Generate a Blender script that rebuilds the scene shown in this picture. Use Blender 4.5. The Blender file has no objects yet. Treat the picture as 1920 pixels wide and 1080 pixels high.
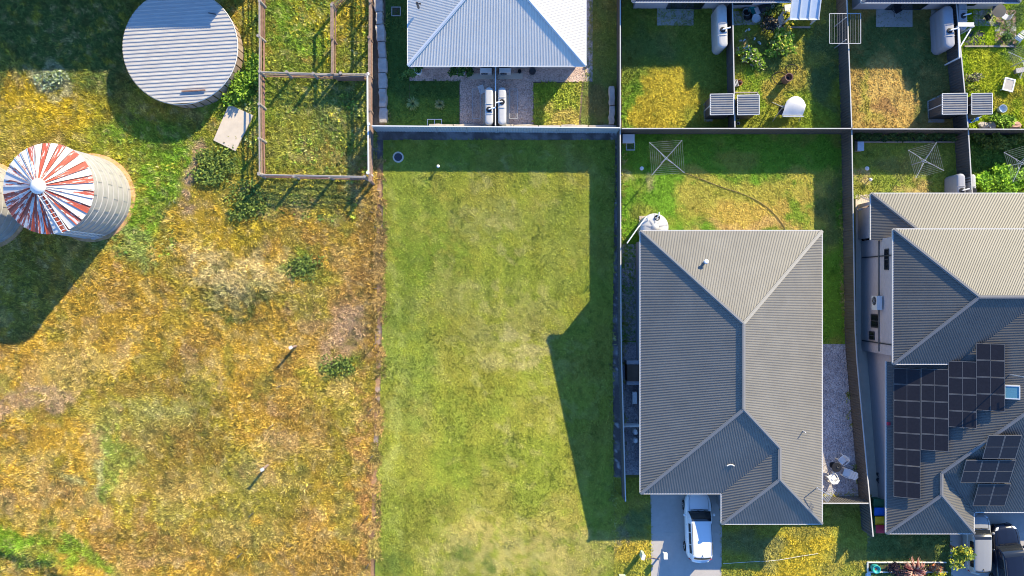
import bpy, bmesh, math, random
import numpy as np
from mathutils import Vector, Matrix, Quaternion

random.seed(11)
rng = np.random.default_rng(11)
scene = bpy.context.scene
COL = scene.collection

# ------------------------------------------------------------------ camera
CAM_H = 60.0            # drone hovering 60 m above the lower yards, looking straight down
SC = 25.0               # photo pixels (1920 wide) per metre on the ground at z = 0
cam_d = bpy.data.cameras.new('camera'); cam = bpy.data.objects.new('camera', cam_d)
COL.objects.link(cam); cam.location = (0, 0, CAM_H); cam.rotation_euler = (0, 0, 0)
cam_d.sensor_width = 36; cam_d.lens = 36 * (CAM_H * SC) / 1920; cam_d.clip_end = 2000
scene.camera = cam

# ------------------------------------------------------------------ sky and sun
SUN_EL = math.radians(28.3)
SUN_XY = Vector((0.625, 0.781)).normalized()          # direction towards the sun in plan
world = bpy.data.worlds.new('World'); scene.world = world; world.use_nodes = True
wn = world.node_tree.nodes; wl = world.node_tree.links
sky = wn.new('ShaderNodeTexSky'); sky.sky_type = 'NISHITA'; sky.sun_disc = False
sky.sun_elevation = SUN_EL; sky.sun_rotation = math.atan2(SUN_XY.x, SUN_XY.y)
sky.air_density = 1.0; sky.dust_density = 0.0; sky.ozone_density = 10.0; sky.altitude = 500
bg = wn.get('Background') or wn.new('ShaderNodeBackground')
bg.inputs['Strength'].default_value = 0.15
hs = wn.new('ShaderNodeHueSaturation'); hs.inputs['Saturation'].default_value = 1.0      # deep clear-sky blue, even over the whole sky
wl.new(sky.outputs[0], hs.inputs['Color']); wl.new(hs.outputs[0], bg.inputs['Color'])
wo = wn.get('World Output') or wn.new('ShaderNodeOutputWorld')
wl.new(bg.outputs[0], wo.inputs['Surface'])
sun_d = bpy.data.lights.new('sun', 'SUN'); sun = bpy.data.objects.new('sun', sun_d); COL.objects.link(sun)
sun_d.energy = 3.85; sun_d.angle = math.radians(0.5); sun_d.color = (1.0, 0.865, 0.58)
sdir = Vector((SUN_XY.x * math.cos(SUN_EL), SUN_XY.y * math.cos(SUN_EL), math.sin(SUN_EL)))
sun.rotation_euler = sdir.to_track_quat('Z', 'Y').to_euler(); sun.location = (30, 40, 50)
vs = scene.view_settings
vs.view_transform = 'Standard'; vs.look = 'None'; vs.gamma = 1.0; vs.use_curve_mapping = False
vs.exposure = 1.31; scene.cycles.filter_width = 1.0

# ------------------------------------------------------------------ place: heights and coordinates
PLATEAU = 0.25
FENCE_Y = 11.6
def g(Y):
    """the block rises to the south between the flat back yards and the street front"""
    return max(0.0, min((-4.0 - Y) * 0.18, 2.45))
def gnp(Y):
    return np.clip((-4.0 - Y) * 0.18, 0, 2.45)
def GZ(X, Y):
    if Y > FENCE_Y and X > -10.25: return PLATEAU
    return g(Y)
def P(px, py, z):
    """photo pixel at height z -> world point"""
    k = (CAM_H - z) / CAM_H / SC
    return Vector(((px - 960) * k, (540 - py) * k, z))
def G(px, py):
    """photo pixel on the ground -> world point"""
    z = 0.0
    for _ in range(8):
        p = P(px, py, z); z = GZ(p.x, p.y)
    return P(px, py, z)

# ------------------------------------------------------------------ noise
def _h(ix, iy, s):
    n = (ix.astype(np.int64) * 374761393 + iy.astype(np.int64) * 668265263 + s * 974711) & 0xffffffff
    n = ((n ^ (n >> 13)) * 1274126177) & 0xffffffff
    n = n ^ (n >> 16)
    return (n & 0xffff) / 65535.0
def vn(x, y, s=0):
    ix = np.floor(x); iy = np.floor(y); fx = x - ix; fy = y - iy
    fx = fx * fx * (3 - 2 * fx); fy = fy * fy * (3 - 2 * fy)
    a = _h(ix, iy, s); b = _h(ix + 1, iy, s); c = _h(ix, iy + 1, s); d = _h(ix + 1, iy + 1, s)
    return (a * (1 - fx) + b * fx) * (1 - fy) + (c * (1 - fx) + d * fx) * fy
def fbm(x, y, s=0, o=4):
    t = 0; a = 0.5; tot = 0
    for i in range(o):
        t = t + a * vn(x + 17.3 * i, y - 9.1 * i, s + i * 7); tot += a
        x = x * 2.03; y = y * 2.03; a *= 0.55
    return t / tot
def sstep(a, b, x):
    t = np.clip((x - a) / (b - a), 0, 1); return t * t * (3 - 2 * t)
def mixc(c, col, m):
    return c * (1 - m[:, None]) + np.array(col)[None, :] * m[:, None]

# ------------------------------------------------------------------ materials
def _nodes(name):
    m = bpy.data.materials.new(name); m.use_nodes = True
    nt = m.node_tree; b = nt.nodes.get('Principled BSDF')
    return m, nt, b
def MAT(name, col, rough=0.6, metal=0.0, var=0.12, scale=2.5, bump=0.0, bscale=60.0, spec=0.3, coat=0.0, stretch=None, dirt=None, dirt_scale=1.2, dirt_amt=0.5):
    m, nt, b = _nodes(name); N = nt.nodes; L = nt.links
    b.inputs['Roughness'].default_value = rough; b.inputs['Metallic'].default_value = metal
    b.inputs['Specular IOR Level'].default_value = spec
    if coat: b.inputs['Coat Weight'].default_value = coat; b.inputs['Coat Roughness'].default_value = 0.15
    geo = N.new('ShaderNodeNewGeometry'); vec = geo.outputs['Position']
    if stretch:
        mp = N.new('ShaderNodeVectorMath'); mp.operation = 'MULTIPLY'; mp.inputs[1].default_value = stretch
        L.new(vec, mp.inputs[0]); vec = mp.outputs[0]
    nz = N.new('ShaderNodeTexNoise'); nz.inputs['Scale'].default_value = scale; nz.inputs['Detail'].default_value = 6
    nz.inputs['Roughness'].default_value = 0.65
    L.new(vec, nz.inputs['Vector'])
    r = N.new('ShaderNodeValToRGB'); r.color_ramp.elements[0].position = 0.3; r.color_ramp.elements[1].position = 0.7
    r.color_ramp.elements[0].color = [max(0, c * (1 - var)) for c in col] + [1]
    r.color_ramp.elements[1].color = [min(1, c * (1 + var)) for c in col] + [1]
    L.new(nz.outputs['Fac'], r.inputs[0]); out = r.outputs[0]
    if dirt:
        n2 = N.new('ShaderNodeTexNoise'); n2.inputs['Scale'].default_value = dirt_scale; n2.inputs['Detail'].default_value = 8
        n2.inputs['Roughness'].default_value = 0.7; L.new(vec, n2.inputs['Vector'])
        mr = N.new('ShaderNodeMapRange'); mr.inputs[1].default_value = 0.5; mr.inputs[2].default_value = 0.72
        mr.inputs[4].default_value = dirt_amt
        L.new(n2.outputs['Fac'], mr.inputs[0])
        mx = N.new('ShaderNodeMix'); mx.data_type = 'RGBA'; L.new(mr.outputs[0], mx.inputs[0])
        L.new(out, mx.inputs[6]); mx.inputs[7].default_value = list(dirt) + [1]; out = mx.outputs[2]
    L.new(out, b.inputs['Base Color'])
    if bump:
        nb = N.new('ShaderNodeTexNoise'); nb.inputs['Scale'].default_value = bscale; nb.inputs['Detail'].default_value = 3
        L.new(geo.outputs['Position'], nb.inputs['Vector'])
        bm = N.new('ShaderNodeBump'); bm.inputs['Strength'].default_value = bump; bm.inputs['Distance'].default_value = 0.02
        L.new(nb.outputs['Fac'], bm.inputs['Height']); L.new(bm.outputs[0], b.inputs['Normal'])
    return m
def VCOL(name, var=0.25, scale=9.0, bump=0.6, bscale=14.0, rough=0.95):
    """colour comes from the mesh's own colour attribute (what grows there, plus some painted sun and shade), with fine grain on top"""
    m, nt, b = _nodes(name); N = nt.nodes; L = nt.links
    b.inputs['Roughness'].default_value = rough; b.inputs['Specular IOR Level'].default_value = 0.08
    at = N.new('ShaderNodeAttribute'); at.attribute_name = 'Col'
    geo = N.new('ShaderNodeNewGeometry')
    nz = N.new('ShaderNodeTexNoise'); nz.inputs['Scale'].default_value = scale; nz.inputs['Detail'].default_value = 5
    nz.inputs['Roughness'].default_value = 0.75
    L.new(geo.outputs['Position'], nz.inputs['Vector'])
    mr = N.new('ShaderNodeMapRange'); mr.inputs[1].default_value = 0.3; mr.inputs[2].default_value = 0.7
    mr.inputs[3].default_value = 1 - var; mr.inputs[4].default_value = 1 + var
    L.new(nz.outputs['Fac'], mr.inputs[0])
    mx = N.new('ShaderNodeVectorMath'); mx.operation = 'SCALE'
    L.new(at.outputs['Color'], mx.inputs[0]); L.new(mr.outputs[0], mx.inputs['Scale'])
    L.new(mx.outputs[0], b.inputs['Base Color'])
    if bump:
        nb = N.new('ShaderNodeTexNoise'); nb.inputs['Scale'].default_value = bscale; nb.inputs['Detail'].default_value = 5
        L.new(geo.outputs['Position'], nb.inputs['Vector'])
        bm = N.new('ShaderNodeBump'); bm.inputs['Strength'].default_value = bump; bm.inputs['Distance'].default_value = 0.06
        L.new(nb.outputs['Fac'], bm.inputs['Height']); L.new(bm.outputs[0], b.inputs['Normal'])
    return m
def GRAVEL(name, c1, c2, scale=14.0):
    m, nt, b = _nodes(name); N = nt.nodes; L = nt.links
    b.inputs['Roughness'].default_value = 0.9; b.inputs['Specular IOR Level'].default_value = 0.2
    geo = N.new('ShaderNodeNewGeometry')
    vo = N.new('ShaderNodeTexVoronoi'); vo.inputs['Scale'].default_value = scale
    L.new(geo.outputs['Position'], vo.inputs['Vector'])
    sp = N.new('ShaderNodeSeparateColor'); L.new(vo.outputs['Color'], sp.inputs[0])
    nz = N.new('ShaderNodeTexNoise'); nz.inputs['Scale'].default_value = 1.2; nz.inputs['Detail'].default_value = 6
    L.new(geo.outputs['Position'], nz.inputs['Vector'])
    ad = N.new('ShaderNodeMath'); ad.operation = 'MULTIPLY_ADD'; ad.inputs[1].default_value = 0.75
    sb = N.new('ShaderNodeMath'); sb.operation = 'SUBTRACT'; sb.inputs[1].default_value = 0.35
    L.new(nz.outputs['Fac'], sb.inputs[0]); L.new(sp.outputs[0], ad.inputs[0]); L.new(sb.outputs[0], ad.inputs[2])
    mx = N.new('ShaderNodeMix'); mx.data_type = 'RGBA'; mx.inputs[6].default_value = list(c1) + [1]; mx.inputs[7].default_value = list(c2) + [1]
    L.new(ad.outputs[0], mx.inputs[0]); L.new(mx.outputs[2], b.inputs['Base Color'])
    bm = N.new('ShaderNodeBump'); bm.inputs['Strength'].default_value = 0.8; bm.inputs['Distance'].default_value = 0.04; bm.invert = True
    L.new(vo.outputs['Distance'], bm.inputs['Height']); L.new(bm.outputs[0], b.inputs['Normal'])
    return m
def RUSTPAINT(name, red, white, thr):
    """worn red paint over white-primed roof iron, flaking along the sheet"""
    m, nt, b = _nodes(name); N = nt.nodes; L = nt.links
    b.inputs['Roughness'].default_value = 0.55
    tc = N.new('ShaderNodeTexCoord'); oi = N.new('ShaderNodeObjectInfo')
    mp = N.new('ShaderNodeVectorMath'); mp.operation = 'MULTIPLY'; mp.inputs[1].default_value = (1.1, 9.0, 1.1)
    L.new(tc.outputs['Object'], mp.inputs[0])
    ml = N.new('ShaderNodeMath'); ml.operation = 'MULTIPLY'; ml.inputs[1].default_value = 50
    L.new(oi.outputs['Random'], ml.inputs[0])
    nz = N.new('ShaderNodeTexNoise'); nz.noise_dimensions = '4D'; nz.inputs['Scale'].default_value = 0.9; nz.inputs['Detail'].default_value = 7
    nz.inputs['Roughness'].default_value = 0.7
    L.new(mp.outputs[0], nz.inputs['Vector']); L.new(ml.outputs[0], nz.inputs['W'])
    mr = N.new('ShaderNodeMapRange'); mr.inputs[1].default_value = thr; mr.inputs[2].default_value = thr + 0.02
    L.new(nz.outputs['Fac'], mr.inputs[0])
    mx = N.new('ShaderNodeMix'); mx.data_type = 'RGBA'; L.new(mr.outputs[0], mx.inputs[0])
    mx.inputs[6].default_value = list(red) + [1]; mx.inputs[7].default_value = list(white) + [1]
    L.new(mx.outputs[2], b.inputs['Base Color'])
    return m
def BRICK(name, c1, c2, mortar):
    m, nt, b = _nodes(name); N = nt.nodes; L = nt.links
    b.inputs['Roughness'].default_value = 0.9
    geo = N.new('ShaderNodeNewGeometry'); sx = N.new('ShaderNodeSeparateXYZ'); L.new(geo.outputs['Position'], sx.inputs[0])
    ad = N.new('ShaderNodeMath'); L.new(sx.outputs[0], ad.inputs[0]); L.new(sx.outputs[1], ad.inputs[1])
    cx = N.new('ShaderNodeCombineXYZ'); L.new(ad.outputs[0], cx.inputs[0]); L.new(sx.outputs[2], cx.inputs[1])
    br = N.new('ShaderNodeTexBrick'); br.inputs['Scale'].default_value = 1.0
    br.inputs['Brick Width'].default_value = 0.24; br.inputs['Row Height'].default_value = 0.086; br.inputs['Mortar Size'].default_value = 0.008
    br.inputs['Color1'].default_value = list(c1) + [1]; br.inputs['Color2'].default_value = list(c2) + [1]; br.inputs['Mortar'].default_value = list(mortar) + [1]
    L.new(cx.outputs[0], br.inputs['Vector']); L.new(br.outputs['Color'], b.inputs['Base Color'])
    return m

M = {}
M['ground'] = MAT('ground_soil', (0.22, 0.21, 0.06), 0.95, var=0.4, scale=0.6, bump=0.8, bscale=6, dirt=(0.36, 0.26, 0.09), dirt_scale=0.12, dirt_amt=0.7)
M['vground'] = VCOL('ground_cover')
M['blade'] = VCOL('grass_blades', var=0.12, scale=3.0, bump=0, rough=0.8)
M['leaf'] = VCOL('leaves', var=0.1, scale=3.0, bump=0, rough=0.6)
M['gravel'] = GRAVEL('grey_gravel', (0.20, 0.18, 0.19), (0.58, 0.54, 0.54))
M['gravel_brown'] = GRAVEL('brown_gravel', (0.34, 0.23, 0.18), (0.74, 0.56, 0.46))
M['concrete'] = MAT('concrete', (0.42, 0.39, 0.35), 0.85, var=0.1, scale=1.5, bump=0.15, dirt=(0.25, 0.23, 0.2), dirt_amt=0.35)
M['concrete_pale'] = MAT('concrete_pale', (0.60, 0.51, 0.40), 0.85, var=0.08, scale=1.5, bump=0.1, dirt=(0.44, 0.38, 0.32), dirt_amt=0.3)
M['drive'] = MAT('driveway_concrete', (0.44, 0.40, 0.36), 0.75, var=0.06, scale=3.0, bump=0.1, dirt=(0.3, 0.28, 0.26), dirt_amt=0.25, dirt_scale=0.6)
M['roof1'] = MAT('roof_iron_grey', (0.185, 0.172, 0.15), 0.5, var=0.10, scale=0.5, spec=0.4, dirt=(0.14, 0.13, 0.12), dirt_amt=0.35, dirt_scale=0.8)
M['roof2'] = MAT('roof_iron_dark_grey', (0.132, 0.123, 0.108), 0.5, var=0.10, scale=0.5, spec=0.4, dirt=(0.10, 0.095, 0.09), dirt_amt=0.35, dirt_scale=0.8)
M['roof_white'] = MAT('roof_iron_offwhite', (0.66, 0.62, 0.55), 0.5, var=0.05, scale=0.7, spec=0.4)
M['roof_navy'] = MAT('roof_iron_navy', (0.075, 0.08, 0.11), 0.5, var=0.08, scale=0.7, spec=0.4)
M['cap1'] = MAT('ridge_cap_grey', (0.25, 0.24, 0.225), 0.5, var=0.05)
M['cap2'] = MAT('ridge_cap_mid', (0.20, 0.195, 0.19), 0.5, var=0.05)
M['capw'] = MAT('ridge_cap_white', (0.68, 0.68, 0.67), 0.5, var=0.04)
M['gutter'] = MAT('gutter_pale', (0.55, 0.53, 0.5), 0.5, var=0.05)
M['gutter_dark'] = MAT('gutter_dark', (0.16, 0.15, 0.14), 0.5, var=0.05)
M['brick1'] = BRICK('face_brick_grey', (0.46, 0.42, 0.41), (0.40, 0.37, 0.36), (0.46, 0.44, 0.42))
M['brick2'] = BRICK('face_brick_taupe', (0.52, 0.45, 0.44), (0.46, 0.40, 0.39), (0.5, 0.46, 0.44))
M['render'] = MAT('rendered_wall', (0.5, 0.46, 0.42), 0.85, var=0.05)
M['fence'] = MAT('fence_steel_charcoal', (0.11, 0.104, 0.098), 0.55, var=0.15, scale=1.0, dirt=(0.16, 0.14, 0.12), dirt_amt=0.4)
M['fence_blue'] = MAT('fence_steel_pale_grey', (0.47, 0.48, 0.48), 0.5, var=0.06, scale=1.0)
M['fence_cap'] = MAT('fence_cap_pale', (0.50, 0.48, 0.45), 0.5, var=0.05)
M['white'] = MAT('white_plastic', (0.78, 0.78, 0.77), 0.45, var=0.03)
M['offwhite'] = MAT('offwhite_metal', (0.7, 0.69, 0.66), 0.45, var=0.04)
M['steel'] = MAT('galvanised_steel', (0.55, 0.55, 0.56), 0.4, metal=0.4, var=0.1)
M['wire'] = MAT('line_wire', (0.24, 0.24, 0.24), 0.5, var=0.02)
M['black'] = MAT('black_plastic', (0.02, 0.02, 0.022), 0.4, var=0.1)
M['dark'] = MAT('dark_grey', (0.06, 0.06, 0.065), 0.5, var=0.1)
M['glass'] = MAT('dark_glass', (0.015, 0.018, 0.022), 0.08, var=0.02, spec=0.6)
M['skyglass'] = MAT('skylight_glass', (0.12, 0.28, 0.33), 0.08, var=0.05, spec=0.6)
M['solar'] = MAT('solar_cells', (0.022, 0.020, 0.023), 0.35, var=0.15, scale=6, spec=0.3)
M['solframe'] = MAT('panel_frame_grey', (0.16, 0.155, 0.15), 0.5, var=0.05)
M['alu'] = MAT('aluminium', (0.42, 0.42, 0.42), 0.4, metal=0.3, var=0.03)
M['timber'] = MAT('weathered_timber', (0.27, 0.19, 0.14), 0.85, var=0.35, scale=6, bump=0.4, bscale=25)
M['rust'] = MAT('rusty_pipe', (0.25, 0.14, 0.10), 0.75, var=0.35, scale=5)
M['greyrail'] = MAT('grey_weathered_rail', (0.33, 0.29, 0.25), 0.8, var=0.2, scale=5)
M['stone'] = MAT('sandstone', (0.46, 0.41, 0.36), 0.9, var=0.2, scale=2, bump=0.8, bscale=9, dirt=(0.28, 0.2, 0.15), dirt_amt=0.5)
M['tankwhite'] = MAT('tank_poly_white', (0.48, 0.47, 0.45), 0.4, var=0.08, dirt=(0.34, 0.32, 0.29), dirt_amt=0.4)
M['tank_poly_old'] = MAT('tank_poly_faded', (0.5, 0.5, 0.48), 0.4, var=0.04)
M['tankgrey'] = MAT('tank_poly_grey', (0.34, 0.34, 0.36), 0.4, var=0.05)
M['tankroof'] = MAT('zinc_sheet', (0.50, 0.475, 0.435), 0.45, metal=0.1, var=0.1, scale=3, stretch=(0.4, 4, 1), dirt=(0.36, 0.3, 0.27), dirt_amt=0.35)
M['shedroof'] = MAT('shed_zinc_sheet', (0.27, 0.26, 0.25), 0.5, var=0.12, scale=3, dirt=(0.24, 0.22, 0.2), dirt_amt=0.4)
M['tankwall'] = MAT('tank_wall_planks', (0.34, 0.25, 0.18), 0.9, var=0.35, scale=2.5, stretch=(3, 3, 0.4), bump=0.3)
M['silowall'] = MAT('silo_galvanised', (0.44, 0.42, 0.385), 0.5, metal=0.15, var=0.12, scale=1.5, dirt=(0.42, 0.38, 0.34), dirt_amt=0.35)
M['siloring'] = MAT('silo_base_rust', (0.60, 0.33, 0.16), 0.9, var=0.3, scale=3)
M['silored'] = RUSTPAINT('silo_red_paint', (0.42, 0.085, 0.045), (0.70, 0.67, 0.62), 0.56)
M['silored2'] = RUSTPAINT('silo_red_paint_worn', (0.40, 0.08, 0.045), (0.70, 0.67, 0.62), 0.47)
M['silorust'] = RUSTPAINT('silo_white_rust_streaked', (0.36, 0.11, 0.06), (0.66, 0.63, 0.58), 0.36)
M['silowhite'] = MAT('silo_white_paint', (0.72, 0.71, 0.68), 0.55, var=0.06)
M['carwhite'] = MAT('car_paint_white', (0.74, 0.75, 0.76), 0.25, var=0.02, coat=0.8)
M['carsilver'] = MAT('car_paint_silver', (0.27, 0.27, 0.265), 0.28, var=0.02, coat=0.8)
M['carnavy'] = MAT('car_paint_navy', (0.010, 0.014, 0.028), 0.25, var=0.05, coat=0.4)
M['tyre'] = MAT('tyre_rubber', (0.015, 0.015, 0.015), 0.8, var=0.1)
M['redlamp'] = MAT('tail_lamp_red', (0.5, 0.02, 0.02), 0.2, var=0.05)
M['lamp'] = MAT('headlamp_clear', (0.6, 0.62, 0.65), 0.1, var=0.05, spec=0.6)
M['blue'] = MAT('blue_plastic', (0.02, 0.14, 0.55), 0.5, var=0.1)
M['yellow'] = MAT('yellow_plastic', (0.65, 0.42, 0.02), 0.5, var=0.1)
M['red'] = MAT('red_plastic', (0.45, 0.03, 0.05), 0.5, var=0.1)
M['green'] = MAT('green_plastic', (0.03, 0.12, 0.06), 0.5, var=0.1)
M['teal'] = MAT('teal_plastic', (0.03, 0.36, 0.33), 0.5, var=0.1)
M['palegreen'] = MAT('pale_green_steel', (0.45, 0.56, 0.42), 0.5, var=0.05)
M['soil'] = MAT('garden_soil', (0.10, 0.075, 0.06), 0.95, var=0.4, scale=6, bump=0.6, bscale=20)
M['terracotta'] = MAT('terracotta', (0.42, 0.16, 0.08), 0.8, var=0.1)
M['bark'] = MAT('bark', (0.12, 0.09, 0.065), 0.9, var=0.3, scale=8)
M['paver'] = MAT('red_paver', (0.34, 0.22, 0.18), 0.85, var=0.2, scale=4)
M['paverpale'] = MAT('pale_paver', (0.46, 0.42, 0.38), 0.85, var=0.12, scale=4)
M['tile'] = MAT('pale_blue_tile', (0.55, 0.62, 0.68), 0.5, var=0.06)
M['brownboard'] = MAT('brown_board', (0.10, 0.07, 0.05), 0.7, var=0.2)
M['hose'] = MAT('brown_hose', (0.20, 0.16, 0.06), 0.7, var=0.1)
M['canvas'] = MAT('cream_canvas', (0.68, 0.64, 0.58), 0.8, var=0.06)
M['coverlid'] = MAT('dark_cover', (0.055, 0.055, 0.075), 0.6, var=0.15)
M['salmon'] = MAT('salmon_paver', (0.5, 0.3, 0.22), 0.85, var=0.1)

# ------------------------------------------------------------------ mesh helpers
class MB:
    def __init__(s, o=(0, 0, 0)):
        s.o = Vector(o); s.v = []; s.f = []
    def poly(s, pts):
        n = len(s.v); s.v += [Vector(p) for p in pts]; s.f.append(tuple(range(n, n + len(pts)))); return s
    def box(s, c, sz, rz=0.0):
        cx, cy, cz = c; hx, hy, hz = sz[0] / 2, sz[1] / 2, sz[2] / 2
        ca, sa = math.cos(rz), math.sin(rz); n = len(s.v)
        for dz in (-hz, hz):
            for dx, dy in ((-hx, -hy), (hx, -hy), (hx, hy), (-hx, hy)):
                s.v.append(Vector((cx + dx * ca - dy * sa, cy + dx * sa + dy * ca, cz + dz)))
        for f in ((3, 2, 1, 0), (4, 5, 6, 7), (0, 1, 5, 4), (1, 2, 6, 5), (2, 3, 7, 6), (3, 0, 4, 7)):
            s.f.append(tuple(n + i for i in f))
        return s
    def bar(s, p, q, w, h=None, up=(0, 0, 1)):
        h = w if h is None else h
        p = Vector(p); q = Vector(q); d = (q - p)
        if d.length < 1e-6: return s
        d.normalize(); up = Vector(up)
        if abs(d.dot(up)) > 0.98: up = Vector((0, 1, 0))
        a = d.cross(up).normalized(); b = a.cross(d).normalized(); n = len(s.v)
        for e in (p, q):
            for i, j in ((-1, -1), (1, -1), (1, 1), (-1, 1)):
                s.v.append(e + a * (i * w / 2) + b * (j * h / 2))
        for f in ((3, 2, 1, 0), (4, 5, 6, 7), (0, 1, 5, 4), (1, 2, 6, 5), (2, 3, 7, 6), (3, 0, 4, 7)):
            s.f.append(tuple(n + i for i in f))
        return s
    def tube(s, path, r, n=6, r1=None, cap=True):
        path = [Vector(p) for p in path]; m = len(path); base = len(s.v)
        for i, p in enumerate(path):
            d = (path[min(i + 1, m - 1)] - path[max(i - 1, 0)]).normalized()
            up = Vector((0, 0, 1)) if abs(d.z) < 0.9 else Vector((1, 0, 0))
            a = d.cross(up).normalized(); b = a.cross(d)
            rr = r if r1 is None else r + (r1 - r) * i / (m - 1)
            for k in range(n):
                t = 2 * math.pi * k / n
                s.v.append(p + a * (rr * math.cos(t)) + b * (rr * math.sin(t)))
        for i in range(m - 1):
            for k in range(n):
                k2 = (k + 1) % n
                s.f.append((base + i * n + k, base + i * n + k2, base + (i + 1) * n + k2, base + (i + 1) * n + k))
        if cap:
            s.f.append(tuple(base + k for k in range(n))[::-1]); s.f.append(tuple(base + (m - 1) * n + k for k in range(n)))
        return s
    def cyl(s, p, q, r, r1=None, n=14):
        return s.tube([p, q], r, n, r if r1 is None else r1)
    def lathe(s, c, prof, n=24, a0=0.0, a1=2 * math.pi):
        c = Vector(c); full = abs(a1 - a0 - 2 * math.pi) < 1e-6; base = len(s.v); cols = n if full else n + 1
        for r, z in prof:
            for k in range(cols):
                t = a0 + (a1 - a0) * k / n
                s.v.append(c + Vector((r * math.cos(t), r * math.sin(t), z)))
        for i in range(len(prof) - 1):
            for k in range(n):
                k2 = (k + 1) % cols
                s.f.append((base + i * cols + k, base + i * cols + k2, base + (i + 1) * cols + k2, base + (i + 1) * cols + k))
        return s
    def prism(s, poly, z0, z1):
        n = len(poly); b = len(s.v)
        zf0 = z0 if callable(z0) else (lambda x, y: z0); zf1 = z1 if callable(z1) else (lambda x, y: z1)
        for x, y in poly: s.v.append(Vector((x, y, zf0(x, y))))
        for x, y in poly: s.v.append(Vector((x, y, zf1(x, y))))
        s.f.append(tuple(b + i for i in range(n))[::-1]); s.f.append(tuple(b + n + i for i in range(n)))
        for i in range(n):
            j = (i + 1) % n; s.f.append((b + i, b + j, b + n + j, b + n + i))
        return s
    def grid(s, fn, nu, nv):
        b = len(s.v)
        for i in range(nu + 1):
            for j in range(nv + 1): s.v.append(Vector(fn(i / nu, j / nv)))
        for i in range(nu):
            for j in range(nv):
                a = b + i * (nv + 1) + j
                s.f.append((a, a + nv + 1, a + nv + 2, a + 1))
        return s
    def build(s, name, mat, parent=None, smooth=False):
        me = bpy.data.meshes.new(name)
        me.from_pydata([tuple(v - s.o) for v in s.v], [], s.f)
        me.materials.append(M[mat] if isinstance(mat, str) else mat)
        if smooth: me.polygons.foreach_set('use_smooth', [True] * len(me.polygons))
        me.update()
        o = bpy.data.objects.new(name, me); COL.objects.link(o)
        if parent is not None: o.parent = parent
        return o
def tag(o, label, cat, group=None):
    o['label'] = label; o['category'] = cat
    if group: o['group'] = group
    return o
def thing(name, label, cat, loc=(0, 0, 0), rz=0.0, group=None):
    o = bpy.data.objects.new(name, None); COL.objects.link(o); o.location = loc; o.rotation_euler = (0, 0, rz)
    o.empty_display_size = 0.3
    return tag(o, label, cat, group)
def struct(o): o['kind'] = 'structure'; return o
def stuff(o): o['kind'] = 'stuff'; return o
def copy_tree(o, parent=None):
    c = o.copy(); COL.objects.link(c)
    if parent is not None: c.parent = parent
    for ch in list(o.children): copy_tree(ch, c)
    return c

def roof_face(mb, pts, pitch=0.11, amp=0.024, lift=0.0):
    """one roof plane as real corrugated sheeting, ribs running up the slope"""
    pts = [Vector(p) for p in pts]
    n = Vector((0, 0, 0))
    for i in range(len(pts)):
        a, b = pts[i], pts[(i + 1) % len(pts)]
        n += Vector(((a.y - b.y) * (a.z + b.z), (a.z - b.z) * (a.x + b.x), (a.x - b.x) * (a.y + b.y)))
    n.normalize()
    if n.z < 0: n = -n
    u = Vector((0, 0, 1)).cross(n)
    u = Vector((1, 0, 0)) if u.length < 1e-4 else u.normalized()
    v = n.cross(u); o = pts[0] + n * lift
    q = [((p - pts[0]).dot(u), (p - pts[0]).dot(v)) for p in pts]
    us = [a for a, _ in q]; u0, u1 = min(us), max(us)
    fr = ((0.0, 1.0), (0.36, 1.0), (0.5, 0.0), (0.86, 0.0))
    def hgt(t):
        t = (t / pitch) % 1.0
        if t < 0.36: return amp
        if t < 0.5: return amp * (1 - (t - 0.36) / 0.14)
        if t < 0.86: return 0.0
        return amp * (t - 0.86) / 0.14
    ss = set(us); k = math.floor(u0 / pitch)
    while k * pitch < u1:
        for f, _ in fr:
            t = (k + f) * pitch
            if u0 < t < u1: ss.add(t)
        k += 1
    ss = sorted(ss)
    def span(t):
        vs_ = []
        for i in range(len(q)):
            (a, b), (c, d) = q[i], q[(i + 1) % len(q)]
            if (a - t) * (c - t) < 0: vs_.append(b + (d - b) * (t - a) / (c - a))
        return (min(vs_), max(vs_)) if len(vs_) >= 2 else None
    for a, b in zip(ss, ss[1:]):
        if b - a < 1e-5: continue
        e = (b - a) * 1e-3; A = span(a + e); B = span(b - e)
        if not A or not B: continue
        ha, hb = hgt(a + e), hgt(b - e)
        mb.poly([o + u * a + v * A[0] + n * ha, o + u * b + v * B[0] + n * hb, o + u * b + v * B[1] + n * hb, o + u * a + v * A[1] + n * ha])

# colour-attribute meshes ------------------------------------------------------
def arr_mesh(name, verts, faces, cols, mat, parent=None, smooth=False):
    me = bpy.data.meshes.new(name); nv = len(verts); nf, k = faces.shape
    me.vertices.add(nv); me.vertices.foreach_set('co', np.ascontiguousarray(verts, dtype=np.float32).ravel())
    me.loops.add(nf * k); me.loops.foreach_set('vertex_index', np.ascontiguousarray(faces, dtype=np.int32).ravel())
    me.polygons.add(nf); me.polygons.foreach_set('loop_start', np.arange(0, nf * k, k, dtype=np.int32))
    me.polygons.foreach_set('loop_total', np.full(nf, k, dtype=np.int32))
    if smooth: me.polygons.foreach_set('use_smooth', np.ones(nf, dtype=bool))
    at = me.color_attributes.new('Col', 'FLOAT_COLOR', 'POINT')
    c4 = np.ones((nv, 4), dtype=np.float32); c4[:, :3] = np.clip(cols, 0, 1); at.data.foreach_set('color', c4.ravel())
    me.update(calc_edges=True); me.materials.append(M[mat])
    o = bpy.data.objects.new(name, me); COL.objects.link(o)
    if parent is not None: o.parent = parent
    return o
GAIN = 1.08
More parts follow.
